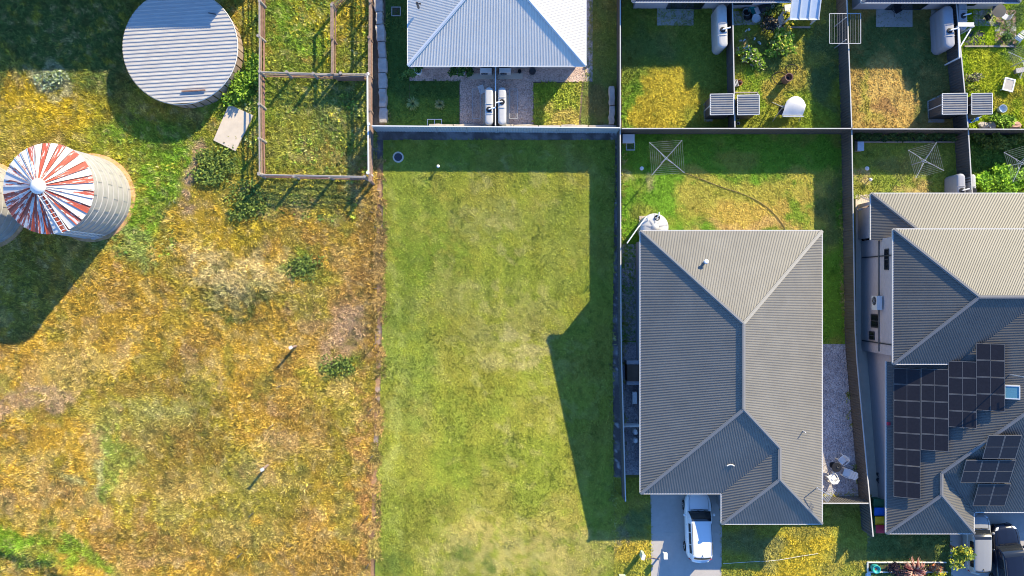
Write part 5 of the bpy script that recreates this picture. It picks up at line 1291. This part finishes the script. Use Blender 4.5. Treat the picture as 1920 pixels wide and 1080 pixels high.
# small frames / pits on the duplex lawns
b = G(743, 22); t = thing('drain_pit', 'square drain pit with pale kerb in the shaded duplex lawn', 'drain', b); MB().box((0, .32, .04), (.7, .06, .12)).box((.32, 0, .04), (.06, .58, .12)).box((-.32, 0, .04), (.06, .58, .12)).box((0, -.32, .04), (.7, .06, .12)).build('kerb', 'concrete', t); MB().box((0, 0, .02), (.58, .58, .05)).build('cover', 'brownboard', t)
b = G(815, 230); t = thing('planting_frame', 'low pale double frame on the duplex lawn near the pale fence', 'frame', b); MB().box((0, .22, .12), (1.1, .05, .05)).build('top_bar', 'offwhite', t)
for x in (-.53, 0, .53): MB().box((x, 0, .1), (.05, .46, .05)).build('side_bar', 'offwhite', t); MB().bar((x, .2, -.02), (x, .2, .12), .04).build('leg', 'offwhite', t)

# access cover and capped post in the vacant lot
b = G(747, 295); t = thing('access_cover', 'round dark access cover with pale concrete ring in the lot', 'manhole', b); MB().lathe((0, 0, 0), [(.30, .0), (.30, .13), (.41, .13), (.42, .0)], 36).build('ring', 'concrete_pale', t); MB().lathe((0, 0, 0), [(0, .11), (.30, .11)], 36).lathe((0, 0, 0), [(.1, .115), (.11, .125), (.12, .115)], 24).build('lid', 'coverlid', t)
b = G(823, 314); t = thing('survey_peg', 'short white-capped post near the top of the lot', 'post', b); MB().cyl((0, 0, -.1), (0, 0, .62), .055, n=8).build('stake', 'timber', t); MB().lathe((0, 0, .6), [(.11, -.02), (.12, .04), (.07, .09), (0, .1)], 12).build('cap', 'white', t)
# corner things of the large back lawn
b = G(1177, 262); t = thing('storage_box', 'pale rounded storage box in the top left corner of the large lawn', 'box', b); MB().prism([(-.42, -.3), (.36, -.3), (.42, -.22), (.42, .22), (.36, .3), (-.42, .3)], 0, .42).build('body', 'offwhite', t); MB().box((0, 0, .45), (.88, .64, .06)).build('lid', 'white', t)
b = G(1182, 274); t = thing('drain_grate', 'small dark square grate below the pale storage box', 'drain', b); MB().box((0, .3, .03), (.66, .06, .1)).box((0, -.3, .03), (.66, .06, .1)).box((.3, 0, .03), (.06, .54, .1)).box((-.3, 0, .03), (.06, .54, .1)).build('frame', 'steel', t)
for i in range(7): MB().box((-.23 + i * .077, 0, .05), (.03, .54, .05)).build('bar', 'dark', t)
for px, py, lb, r in ((1203, 316, 'pale round cap in the grass near the corner clothesline', .15), (1625, 316, 'pale round cap in the small yard by the shrub bed', .16), (1627, 1077, 'pale round cap at the end of the front garden bed', .2)):
    b = G(px, py); t = thing('inspection_cap', lb, 'cap', b); MB().lathe((0, 0, 0), [(r, 0), (r, .08), (r * .85, .11), (0, .12)], 20).build('rim', 'white', t); MB().lathe((0, 0, .11), [(r * .25, 0), (r * .25, .04), (0, .04)], 10).build('plug', 'offwhite', t)
b = G(1628, 338); t = thing('garden_globe', 'white ball-topped tap post on the sunlit grass of the small yard', 'tap', b); MB().cyl((0, 0, -.05), (0, 0, .3), .04, n=8).build('stem', 'dark', t); MB().lathe((0, 0, .38), [(0, -.14), (.1, -.1), (.14, 0), (.1, .1), (0, .14)], 14).build('ball', 'white', t, smooth=True)
b = G(1607, 277); t = thing('storage_box', 'small grey-blue box at the fence of the small right yard', 'box', b); MB().box((0, 0, .3), (.42, .62, .6)).build('body', 'tankgrey', t); MB().box((0, 0, .62), (.48, .68, .05)).build('lid', 'steel', t)
pts = [G(px, py) + Vector((0, 0, .06)) for px, py in ((1283, 324), (1310, 334), (1350, 350), (1390, 363), (1420, 377), (1445, 395), (1465, 418), (1474, 436))]
sm = []
for i in range(len(pts) - 1):
    for u in range(4):
        p0, p1, p2, p3 = pts[max(i - 1, 0)], pts[i], pts[i + 1], pts[min(i + 2, len(pts) - 1)]; q = u / 4
        sm.append(.5 * ((2 * p1) + (p2 - p0) * q + (2 * p0 - 5 * p1 + 4 * p2 - p3) * q * q + (3 * p1 - p0 - 3 * p2 + p3) * q ** 3))
tag(MB().tube(sm, .035, 6).build('garden_hose', 'hose'), 'dark hose curving across the yellowed large lawn', 'hose')

# things along the narrow side of the grey-roofed house
b = P(1188, 700, 1.9); t = thing('cupboard', 'brown cupboard with pale ends against the side of the grey house', 'cupboard', (b.x, b.y, g(b.y) + .03)); MB().box((0, 0, .6), (.85, 1.2, 1.2)).build('body', 'brownboard', t)
for s in (-1, 1): MB().box((0, s * .75, .55), (.9, .28, 1.1)).build('end_unit', 'tankgrey', t)
b = P(1192, 748, 1.9); aircon((b.x, b.y, g(b.y) + .03), -math.pi / 2, 'dark shaded air conditioner beside the grey house')
b = P(1189, 800, 2.0); t = thing('gas_bottles', 'white gas bottles behind a white side gate of the grey house', 'gas bottle', (b.x + .1, b.y - .7, g(b.y) + .03))
for s in (-.3, .3): MB().lathe((0, s, 0), [(.18, 0), (.19, .1), (.19, .95), (.12, 1.12), (.05, 1.16), (0, 1.16)], 16).build('bottle', 'white', t, smooth=True)
MB().box((0, 0, -.01), (.5, 1.3, .06)).build('pad', 'concrete', t)
b = P(1189, 801, 2.8); t = thing('side_gate', 'white slatted gate across the side path of the grey house', 'gate', (b.x - .1, b.y, g(b.y)))
for i in range(6): MB().box((0, 0, .25 + i * .26), (1.15, .03, .16)).build('slat', 'offwhite', t)
for s in (-1, 1): MB().box((s * .6, 0, .85), (.06, .06, 1.75)).build('post', 'offwhite', t)

# street-side bits
b = G(1202, 1036); t = thing('meter_box', 'pale green service box on the sunlit grass by the driveway', 'service box', b); MB().box((0, 0, .5), (.2, .34, 1.0), -.3).build('body', 'palegreen', t); MB().box((0, 0, 1.02), (.24, .38, .06), -.3).build('lid', 'offwhite', t)
tag(MB().tube([G(1204, 1042) + Vector((0, 0, .06)), G(1212, 1048) + Vector((0, 0, .06)), G(1225, 1045) + Vector((0, 0, .08)), G(1236, 1048) + Vector((0, 0, .08))], .025, 6).build('service_cable', 'timber'), 'thin brown cable from the service box to the driveway', 'cable')
b = G(1166, 1081); t = thing('electrical_pillar', 'pale green pillar with a sloping lid at the bottom edge', 'pillar', b); m = MB(); m.prism([(-.22, -.2), (.22, -.2), (.22, .2), (-.22, .2)], 0, lambda x, y: .85 + x * .5); m.build('body', 'palegreen', t); MB().bar((-.25, 0, .74), (.25, 0, .99), .46, .05).build('lid', 'palegreen', t)
b = G(1243, 1034); t = thing('letter_box', 'small pale letter box at the edge of the left driveway', 'letter box', b + Vector((0, 0, .05))); MB().bar((0, 0, 0), (0, 0, .75), .09).build('post', 'offwhite', t); MB().prism([(-.13, -.2), (.13, -.2), (.13, .2), (-.13, .2)], .75, lambda x, y: 1.05 + .1 * (1 if abs(x) < .05 else 0)).build('box', 'offwhite', t)
tag(MB().tube([G(px, py) + Vector((0, 0, .1)) for px, py in ((1355, 1056), (1400, 1053), (1440, 1051), (1460, 1049), (1500, 1042), (1533, 1037))], .016, 6).build('pale_hose', 'offwhite'), 'long pale pipe lying across the front lawn', 'pipe')

# front garden bed edging
t = thing('garden_edging', 'white timber edging around the narrow front garden bed', 'edging', G(1700, 1062)); o = t.location
for a_, b_ in (((1625, 1053), (1773, 1053)), ((1625, 1071), (1775, 1071)), ((1625, 1053), (1625, 1071))):
    A, B = G(*a_), G(*b_); n = max(1, int((B - A).length / 1.2))
    for i in range(n): p, q = A.lerp(B, i / n), A.lerp(B, (i + .97) / n); MB(o).bar(p + Vector((0, 0, .1)), q + Vector((0, 0, .1)), .07, .22).build('board', 'offwhite', t)
t = thing('garden_edging', 'pale timber sleeper edging of the shrub bed', 'edging', G(1690, 267)); o = t.location
for i in range(5): p, q = G(1601, 267).lerp(G(1788, 267), i / 5), G(1601, 267).lerp(G(1788, 267), (i + .98) / 5); MB(o).bar(p + Vector((0, 0, .09)), q + Vector((0, 0, .09)), .09, .2).build('sleeper', 'greyrail', t)
b = G(1636, 1062); t = thing('plant_pot', 'teal glazed pot at the left end of the front bed', 'pot', b + Vector((0, 0, .06))); MB().lathe((0, 0, 0), [(.2, 0), (.3, .35), (.27, .55), (.3, .6), (.24, .6), (.22, .5), (0, .48)], 20).build('pot', 'teal', t, smooth=True); MB().lathe((0, 0, .49), [(0, 0), (.22, 0)], 16).build('soil', 'soil', t)

# ================================================================== PLANTS
def shrub(name, label, px, py, rad, n, size, cols, seed, cat='shrub', zc=None, group=None, lobes=7):
    b = G(px, py); t = thing(name, label, cat, b, 0, group); zc = rad[2] * .95 if zc is None else zc
    leaves('crown', n, (0, 0, zc), rad, size, cols, t, seed, lobes=lobes)
    m = MB()
    for i in range(4): a_ = i * 1.7 + seed; m.tube([(0, 0, -.1), (.2 * rad[0] * math.cos(a_), .2 * rad[1] * math.sin(a_), zc * .5), (.55 * rad[0] * math.cos(a_), .55 * rad[1] * math.sin(a_), zc * 1.1)], .05, 5, .015)
    m.build('stem', 'bark', t); return t
LG = [(.20, .34, .03), (.16, .28, .03), (.28, .40, .05)]
MG = [(.16, .22, .045), (.20, .26, .05), (.10, .14, .03)]
DG = [(.05, .10, .03), (.08, .13, .035)]
shrub('leafy_shrub', 'bright green leafy shrub between the round tank and the stock yard', 458, 168, (1.25, 1.15, .5), 1500, .12, LG, 1, lobes=14)
shrub('leafy_shrub', 'green shrub against the left stock yard rails', 482, 132, (.9, 1.2, .6), 1000, .12, LG, 2)
shrub('leafy_shrub', 'dark green weedy shrub below the concrete slab', 405, 308, (1.7, 1.3, .24), 1100, .12, MG, 3, lobes=16)
shrub('leafy_shrub', 'weedy shrub at the lower left corner of the stock yard', 470, 378, (2.2, 1.3, .24), 1200, .12, MG, 4, lobes=18)
shrub('leafy_shrub', 'low dark shrub in the brown paddock right of the straw mound', 572, 497, (1.7, 1.0, .22), 700, .11, MG, 5, lobes=14)
shrub('leafy_shrub', 'low green shrub in the paddock near the lot edge', 642, 690, (1.4, 1.0, .2), 550, .11, MG, 6, lobes=14)
shrub('leafy_shrub', 'grey-green tussock in the yellow grass left of the round tank', 100, 152, (1.1, .7, .26), 500, .11, [(.36, .42, .25), (.2, .26, .1)], 7)
def tuft(name, label, px, py, r, h, n, cols, seed, w=.05):
    """a clump of arching strap leaves"""
    b = G(px, py); t = thing(name, label, 'plant', b); rr = np.random.default_rng(seed); V, F, C = [], [], []
    for i in range(n):
        a_ = rr.random() * 2 * math.pi; L = r * (.6 + .5 * rr.random()); hh = h * (.6 + .6 * rr.random()); e = np.array((math.cos(a_), math.sin(a_), 0)); s = np.array((-math.sin(a_), math.cos(a_), 0)) * w * .5; col = np.array(cols[rr.integers(len(cols))]) * (.8 + .4 * rr.random())
        b0 = len(V)
        for u, z, ww in ((.02, 0, .6), (.35, .8, 1), (.7, 1.0, .8), (1.0, .75, .1)):
            c_ = e * L * u + np.array((0, 0, hh * z)); V += [c_ - s * ww, c_ + s * ww]; C += [col, col]
        for j in range(3): F.append((b0 + 2 * j, b0 + 2 * j + 1, b0 + 2 * j + 3, b0 + 2 * j + 2))
    arr_mesh('foliage', np.array(V), np.array(F), np.array(C), 'leaf', t); MB().cyl((0, 0, -.05), (0, 0, h * .4), .06, .03, 7).build('stem', 'bark', t); return t
tuft('grass_tuft_plant', 'spiky tuft plant, left of the pair on the shaded duplex lawn', 775, 196, .55, .5, 90, [(.3, .36, .14), (.2, .28, .08)], 1)
tuft('grass_tuft_plant', 'rounded tuft plant, right of the pair on the shaded duplex lawn', 825, 197, .42, .4, 90, [(.34, .34, .14), (.22, .26, .08)], 2)
tuft('cordyline', 'spiky reddish cordyline in the front garden bed', 1707, 1066, 1.0, .9, 110, [(.42, .18, .14), (.55, .34, .24), (.25, .07, .06)], 3, .08)
shrub('flower_bush', 'yellow flowering bush below the spiky cordyline', 1741, 1080, (.85, .4, .4), 700, .1, [(.6, .48, .03), (.5, .45, .05), (.3, .35, .05)], 21)
shrub('flower_bush', 'orange-red small bush in the front garden bed', 1751, 1063, (.35, .3, .3), 260, .09, [(.55, .16, .06), (.5, .28, .15)], 22)
shrub('leafy_shrub', 'dark purple shrub in the left of the front garden bed', 1676, 1061, (.75, .55, .5), 600, .09, [(.03, .025, .035), (.05, .03, .04)], 23)
shrub('small_tree', 'small yellow-green tree beside the silver hatchback', 1779, 1022, (.75, .75, .8), 700, .13, [(.5, .46, .05), (.36, .4, .05), (.12, .18, .04)], 24, 'tree', zc=1.9)
for i in range(7): shrub('hedge_shrub', '%s dark shrub from the left in the bed behind the sleeper edging' % ORD[i].capitalize(), 1612 + i * 27, 257, (.55, .36, .45), 380, .09, DG, 30 + i, group='shrubs in the sleeper-edged bed')
for i, (px, py, rx, ry) in enumerate(((1842, 342, 1.0, .9), (1872, 330, 1.1, .8), (1903, 345, 1.2, .9), (1862, 358, 1.1, .7), (1885, 360, 1.2, .6))):
    shrub('leafy_bush', '%s bright green bush from the left in the far right yard' % ORD[i].capitalize(), px, py, (rx, ry, .6), 1100, .15, [(.24, .42, .03), (.3, .5, .04), (.16, .32, .03)], 40 + i, group='bright bushes of the right yard')
for i, (px, py) in enumerate(((1840, 262), (1875, 270), (1905, 260))): shrub('leafy_bush', '%s shaded bush from the left under the far right fence' % ORD[i].capitalize(), px, py, (1.0, .5, .45), 600, .12, MG, 50 + i, group='shaded bushes of the right yard')

# ---- cluttered upper yards ------------------------------------------------------------
shrub('leafy_shrub', 'green bush beside the duplex wall at its left corner', 772, 142, (.7, .4, .4), 420, .09, [(.09, .17, .04), (.14, .24, .05)], 60)
shrub('leafy_bush', 'sunlit bush below the steps of the cluttered yard', 1457, 88, (1.2, .9, .6), 1100, .13, LG + [(.5, .42, .1)], 61)
shrub('leafy_bush', 'pale-edged bush at the fence of the cluttered yard', 1405, 112, (1.2, .7, .5), 900, .12, LG + [(.5, .45, .3)], 62)
shrub('leafy_bush', 'yellowing strip bush beside the pale tile steps', 1472, 45, (.5, 1.0, .35), 500, .11, [(.5, .42, .05), (.3, .35, .05)], 63)
shrub('leafy_bush', 'dark leafy bush under the navy roof of the cluttered yard', 1442, 18, (.7, .6, .6), 500, .11, DG, 64)
shrub('dead_bush', 'dark dried bush beside the cluttered patio', 1443, 50, (.9, .7, .5), 500, .1, [(.06, .05, .04), (.2, .16, .12), (.04, .04, .03)], 65)
b = G(1471, 151); t = thing('brazier_drum', 'tall rusty drum standing on the sunlit grass of the cluttered yard', 'drum', b)
MB().lathe((0, 0, 0), [(.26, 0), (.29, .02), (.28, .45), (.3, .47), (.28, .5), (.28, 1.0), (.3, 1.02), (.25, 1.02), (.25, .7), (0, .68)], 20).build('body', 'rust', t); MB().lathe((0, 0, .69), [(0, 0), (.25, 0)], 16).build('ash', 'black', t)
for i, (r_, px, py, lb) in enumerate(((.5, 1460, 147, 'loop of black hose left of the rusty drum'), (.42, 1483, 131, 'loop of black hose right of the rusty drum'))):
    c = G(px, py); tag(MB(c).tube([c + Vector((r_ * math.cos(a_) * (1 + .12 * math.sin(3 * a_)), r_ * .9 * math.sin(a_), .12)) for a_ in np.linspace(0, 5.6, 22)], .03, 6).build('hose_loop', 'black'), lb, 'hose').location = c
# canopy swing seat
c = P(1487, 201, 1.9); t = thing('swing_seat', 'garden swing seat with a curved cream canopy on thin legs', 'swing', (c.x, c.y, PLATEAU))
MB().grid(lambda u, v_: (-.75 + 1.5 * u + .18 * (v_ - .5), -.62 + 1.35 * v_ * (.55 + .45 * math.sin(u * math.pi) ** .6), 1.72 + .35 * math.sin(v_ * math.pi * .75) * (.6 + .4 * math.sin(u * math.pi))), 12, 10).build('canopy', 'canvas', t, smooth=True)
MB().box((0, -.68, 1.68), (1.5, .04, .22)).build('valance', 'white', t)
for s in (-1, 1):
    for e in (-1, 1): MB().bar((s * 1.0, e * .75, 0), (s * .78, 0, 1.72), .045).build('leg', 'steel', t)
MB().bar((-.8, 0, 1.72), (.8, 0, 1.72), .05).build('top_bar', 'steel', t); MB().box((0, -.05, .5), (1.35, .5, .08)).build('seat', 'dark', t); MB().box((0, .24, .78), (1.35, .08, .5)).build('backrest', 'dark', t)
for s in (-1, 1): MB().bar((s * .6, 0, .5), (s * .6, 0, 1.7), .025).build('hanger', 'steel', t)
# glass lean-to at the top
c = P(1513, 10, 2.2); t = thing('lean_to', 'pale lean-to shelter with a glazed roof at the top edge', 'shelter', (c.x, c.y, PLATEAU))
for x, y, h in ((-1.1, -.75, 1.5), (.95, -.75, 1.5), (-1.1, 1.3, 2.3), (.95, 1.3, 2.3)): MB().box((x, y, h / 2), (.09, .09, h)).build('post', 'offwhite', t)
for i in range(3):
    xa = -1.1 + i * .69; MB().grid(lambda u, v_: (xa + .02 + .65 * u, -.85 + 2.2 * v_, 1.55 + .8 * v_), 1, 1).build('roof_pane', 'tile', t); MB().bar((xa, -.9, 1.57), (xa, 1.35, 2.37), .06).build('rafter', 'offwhite', t)
MB().bar((.98, -.9, 1.57), (.98, 1.35, 2.37), .08).build('rafter', 'offwhite', t); MB().bar((-1.15, -.88, 1.55), (1.05, -.88, 1.55), .08).build('beam', 'offwhite', t); MB().bar((-1.15, 1.34, 2.33), (1.05, 1.34, 2.33), .08).build('beam', 'offwhite', t)
MB().box((1.0, .3, .8), (.04, 2.0, 1.5)).build('side_panel', 'canvas', t)
MB().box((-.2, -1.0, .12), (2.2, .1, .18)).build('sill_board', 'greyrail', t)
# tiles used as steps
for i in range(5): b = G(1459 + i * 2.6, 46 - i * 4.2); MB_ = tag(MB().box((0, 0, .06 + .035 * i), (.36, .8 - .04 * i, .05), -.15).box((0, 0, .02 + .035 * i), (.3, .7, .03), -.15).build('step_tile', 'tile'), '%s pale tile of the stepped stack by the leafy yard, from below' % ORD[i].capitalize(), 'tile', 'pale stepped tiles'); MB_.location = b
# patio clutter
def tub(label, px, py, r, h, mat, inner, cat='tub'):
    b = G(px, py); t = thing('plastic_tub', label, cat, b + Vector((0, 0, .07))); MB().lathe((0, 0, 0), [(r * .8, 0), (r, h), (r * 1.05, h), (r * .92, h), (r * .75, h * .4), (0, h * .35)], 18).build('body', mat, t); MB().lathe((0, 0, h * .5), [(0, 0), (r * .8, 0)], 14).build('content', inner, t); return t
tub('teal tub on the cluttered patio', 1407, 23, .3, .4, 'teal', 'teal'); tub('white tub on the cluttered patio', 1415, 37, .33, .3, 'white', 'white'); tub('black round pot on the cluttered patio', 1400, 34, .28, .45, 'black', 'soil'); tub('pale ring-rimmed pot on the cluttered patio', 1397, 26, .3, .4, 'tankwhite', 'black')
tub('small white pipe ring in the corner behind the right paired shed', 1382, 223, .13, .3, 'white', 'black', 'pipe'); tub('second white pipe ring in the corner behind the right paired shed', 1382, 233, .12, .3, 'white', 'black', 'pipe')
b = G(1427, 22); t = thing('barbecue', 'black barbecue on the cluttered patio', 'barbecue', b + Vector((0, 0, .07)), .4); MB().grid(lambda u, v_: (-.4 + .8 * u, .28 * math.cos(v_ * math.pi), .8 + .22 * math.sin(v_ * math.pi)), 4, 8).build('hood', 'black', t, smooth=True); MB().box((0, 0, .74), (.82, .56, .12)).build('firebox', 'dark', t); MB().box((-.58, 0, .78), (.32, .5, .03)).box((.58, 0, .78), (.32, .5, .03)).build('side_shelf', 'steel', t)
for sx in (-1, 1):
    for sy in (-1, 1): MB().bar((sx * .36, sy * .22, 0), (sx * .36, sy * .22, .7), .04).build('leg', 'dark', t)
b = G(1476, 20); t = thing('white_bin', 'white box bin on its side near the pale tile steps', 'bin', b, .15); MB().box((0, 0, .3), (.75, .55, .6)).build('body', 'offwhite', t); MB().box((.42, 0, .3), (.1, .58, .63)).build('lid', 'white', t)
for i, (px, py) in enumerate(((1388, 77), (1395, 76), (1414, 73), (1422, 80), (1401, 90), (1399, 58), (1404, 56), (1424, 82))):
    b = G(px, py); o_ = tag(MB().box((0, 0, .06), (.22, .1, .04), i * .8).box((.03, .02, .09), (.12, .08, .03), i * .8 + .5).build('litter', 'white'), 'scrap of white litter on the shaded grass of the cluttered yard', 'litter', 'white litter scraps in the cluttered yard'); o_.location = b
b = G(1384, 157); t = thing('bucket', 'orange-red bucket by the fence of the cluttered yard', 'bucket', b); MB().lathe((0, 0, 0), [(.16, 0), (.21, .35), (.23, .36), (.19, .35), (.15, .05), (0, .04)], 16).build('body', 'terracotta', t); MB().tube([(.21 * math.cos(a_), .0, .34 + .2 * math.sin(a_)) for a_ in np.linspace(0, math.pi, 9)], .012, 5).build('handle', 'steel', t)
b = G(1378, 158); t = thing('crate', 'dark slatted crate beside the orange-red bucket', 'crate', b, .25); MB().box((0, 0, .18), (.3, .5, .36)).build('body', 'dark', t)
for i in range(3): MB().box((-.1 + i * .1, 0, .375), (.04, .5, .03)).build('slat', 'offwhite', t)
MB_ = None
t = thing('timber_frame', 'pale timber frame around the right paired shed', 'frame', G(1400, 175)); o = t.location
A, B, C_ = G(1372, 178), G(1415, 178), G(1415, 205)
MB(o).bar(A + Vector((0, 0, .7)), B + Vector((0, 0, .7)), .08, .12).build('rail', 'greyrail', t); MB(o).bar(B + Vector((0, 0, .7)), C_ + Vector((0, 0, .7)), .08, .12).build('rail', 'greyrail', t)
for p_ in (A, B, C_): MB(o).bar(p_, p_ + Vector((0, 0, .7)), .08).build('post', 'greyrail', t)
b = G(1677, 22); t = thing('folding_chair', 'black folding chair on the shaded pad of the dry yellow yard', 'chair', b + Vector((0, 0, .08)), .5)
MB().box((0, 0, .42), (.5, .5, .04)).build('seat', 'black', t); MB().bar((-.0, .25, .45), (0, .42, .95), .5, .03, up=(0, 1, 0)).build('backrest', 'black', t)
for s in (-1, 1): MB().bar((s * .25, -.35, 0), (s * .25, .3, .6), .03).build('leg', 'dark', t); MB().bar((s * .23, .35, 0), (s * .23, -.25, .45), .03).build('leg', 'dark', t)
b = G(1653, 152); o_ = None
# square planter / table in the bright yard
b = G(1886, 161); t = thing('low_table', 'square white-framed low table on the bright green yard', 'table', b, math.radians(-14))
for x, y, sx, sy in ((0, .44, .8, .1), (0, -.44, .8, .1), (.36, 0, .1, .78), (-.36, 0, .1, .78)): MB().box((x, y, .36), (sx, sy, .06)).build('frame_rail', 'white', t)
MB().box((0, 0, .35), (.62, .78, .03)).build('top_sheet', 'paverpale', t)
for sx in (-1, 1):
    for sy in (-1, 1): MB().box((sx * .34, sy * .42, .16), (.07, .07, .33)).build('leg', 'white', t)
b = G(1908, 134); t = thing('bench_seat', 'pale flat bench under the clothesline at the right edge', 'bench', b, .2); MB().box((0, 0, .4), (.75, .35, .05)).build('seat', 'paverpale', t)
for sx in (-1, 1): MB().box((sx * .3, 0, .19), (.06, .3, .38)).build('leg', 'greyrail', t)
# paved patio at the top right: individual pavers
pt_ = bpy.data.objects.new('patio', None); COL.objects.link(pt_); struct(pt_); pt_.location = G(1870, 55)
meP = MB().box((0, 0, 0), (.38, .38, .06)).build('paver', 'paver', pt_); meP2 = MB().box((0, 0, 0), (.38, .38, .06)).build('paver', 'paverpale', pt_); used = {0: False, 1: False}
for i in range(12):
    for j in range(11):
        px, py = 1826 + i * 6.55 + 3 * 1.0, 22 + j * 10.2 * .64 + 3
        px = 1829 + i * 10.1; py = 24 + j * 10.1
        if py > 85 or px > 1903 or (px < 1862 and py > 52): continue
        w = G(px, py); pale = (px < 1860) or random.random() < .13 or (abs(py - 55) < 5 and random.random() < .3)
        src = meP2 if pale else meP
        if not used[int(pale)]: o_ = src; used[int(pale)] = True
        else: o_ = src.copy(); COL.objects.link(o_)
        o_.location = w + Vector((0, 0, .03 + random.uniform(-.006, .006))) - pt_.location; o_.rotation_euler = (0, 0, random.uniform(-.02, .02))
t = thing('patio_edging', 'pale timber edging between the paved patio and the bright lawn', 'edging', G(1850, 88)); o = t.location
MB(o).bar(G(1806, 88) + Vector((0, 0, .1)), G(1850, 88) + Vector((0, 0, .1)), .1, .2).build('sleeper', 'greyrail', t); MB(o).bar(G(1851, 88) + Vector((0, 0, .1)), G(1898, 88) + Vector((0, 0, .1)), .1, .2).build('sleeper', 'greyrail', t)
sheet('patio_mat', [(1812, 57), (1846, 57), (1846, 86), (1808, 86)], 'coverlid', .05, thick=.05, plateau=True)
t = thing('pergola_frame', 'white timber pergola corner with a diagonal brace at the patio', 'pergola', G(1806, 60)); o = t.location
zt2 = 2.2
MB(o).bar(P(1796, 49, zt2), P(1826, 49, zt2), .1, .1).build('beam', 'white', t); MB(o).bar(P(1797, 50, zt2), P(1799, 108, zt2), .1, .1).build('beam', 'white', t); MB(o).bar(P(1820, 55, zt2), P(1800, 88, zt2), .08, .08).build('brace', 'white', t)
MB(o).bar(P(1796, 46, zt2 + .1), P(1826, 46, zt2 + .1), .3, .05).build('fascia', 'canvas', t)
for q in ((1797, 49), (1826, 49), (1799, 108)): p_ = P(q[0], q[1], zt2); MB(o).bar((p_.x, p_.y, PLATEAU), p_, .09).build('post', 'white', t)
pot('pale pot with a yellow-green plant on the paved patio', 1878, 74, .2, .35, 'terracotta', seed=71)
b = G(1862, 26); t = thing('patio_set', 'dark folded outdoor furniture on the shaded paved patio', 'furniture', b, -.5); MB().lathe((0, 0, 0), [(0, .7), (.5, .7), (.52, .73), (0, .74)], 24).build('table_top', 'dark', t); MB().cyl((0, 0, 0), (0, 0, .7), .05).build('pedestal', 'dark', t)
for i in range(3):
    a_ = i * 2.1; c_ = Vector((.75 * math.cos(a_), .75 * math.sin(a_), 0)); ch = MB().box((c_.x, c_.y, .42), (.42, .42, .04), a_).bar(c_ * 1.25 + Vector((0, 0, .42)), c_ * 1.35 + Vector((0, 0, .85)), .42, .03, up=c_.normalized()); ch.build('stool', 'black' if i else 'steel', t)
shrub('leafy_bush', 'small sunlit shrub at the fence of the bright green yard', 1816, 168, (.55, .6, .4), 420, .1, [(.3, .4, .04), (.42, .42, .06)], 72); shrub('leafy_bush', 'grey woody shrub at the fence of the bright green yard', 1818, 152, (.6, .5, .4), 300, .09, [(.3, .26, .2), (.15, .12, .08), (.3, .34, .1)], 73); shrub('leafy_bush', 'weedy green clump right of the blue sheets', 1877, 228, (.9, .45, .4), 700, .12, LG, 74)
for i, (px, py, lb, m_) in enumerate(((1828, 219, 'pale blue plastic sheet behind the bright yard shed', 'tile'), (1822, 226, 'vivid blue plastic sheet behind the bright yard shed', 'blue'))):
    b = G(px, py); tag(MB().grid(lambda u, v_: (-.42 + .84 * u, -.26 + .52 * v_ + .2 * u, .1 + .1 * math.sin(u * 7 + i) * math.sin(v_ * 5)), 8, 6).build('plastic_sheet', m_, smooth=True), lb, 'sheet').location = b
tub('pale blue tub at the right of the bright yard shed', 1874, 206, .3, .4, 'tile', 'tile')
for i, (px, py, lb) in enumerate(((1856, 236, 'pale rock at the fence right of the blue sheets'), (1900, 235, 'reddish rock row end at the fence of the bright yard'), (1842, 236, 'small pale rock beside the blue sheets'))):
    b = G(px, py); r_ = random.Random(i); m = MB().lathe((0, 0, 0), [(.0, -.05), (.3, -.03), (.34, .12), (.24, .26), (0, .3)], 9)
    m.v = [Vector((v_.x * r_.uniform(.8, 1.3) * (1.6 if i == 1 else 1.1), v_.y * r_.uniform(.7, 1.1), v_.z * r_.uniform(.8, 1.2))) for v_ in m.v]; tag(m.build('rock', 'stone' if i != 1 else 'salmon'), lb, 'rock').location = b
b = G(1905, 74); t = thing('folding_chair', 'pale slatted chair at the right edge of the paved patio', 'chair', b, -.6)
for i in range(4): MB().box((0, -.2 + i * .13, .42), (.48, .09, .03)).build('slat', 'offwhite', t)
for s in (-1, 1): MB().bar((s * .25, -.3, 0), (s * .25, .35, .85), .035).build('leg', 'offwhite', t); MB().bar((s * .23, .3, 0), (s * .23, -.25, .45), .035).build('leg', 'offwhite', t)
for i in range(3): MB().bar((-.24, .25 + i * .04, .6 + i * .1), (.24, .25 + i * .04, .6 + i * .1), .06, .02).build('back_slat', 'offwhite', t)
# things beside the split-level house
t = thing('side_pergola', 'brown timber beam and posts over the path of the split-level house', 'pergola', G(1620, 390)); o = t.location
MB(o).bar(P(1609, 394, 2.3), P(1632, 385, 2.3), .12, .18).build('beam', 'timber', t); MB(o).bar(G(1608, 392), P(1609, 394, 2.3), .1).build('post', 'timber', t)
b = G(1621, 447); t = thing('hose_reel', 'dark coiled hose on the pale path of the split-level house', 'hose', b + Vector((0, 0, .05)))
for i in range(3): MB().tube([((.2 + .05 * i) * math.cos(a_), (.2 + .05 * i) * math.sin(a_), .05 + .04 * i) for a_ in np.linspace(0, 2 * math.pi, 15)], .03, 5).build('coil', 'black', t)
MB().tube([(.2, .1, .05), (.0, .8, .05), (-.3, 1.3, .05)], .03, 5).build('tail', 'black', t)
for i, (px, py) in enumerate(((1646, 888), (1646, 899))): tub('%s dark round pot on the side path of the split-level house' % ('Upper', 'Lower')[i], px, py, .2, .35, 'black', 'soil')
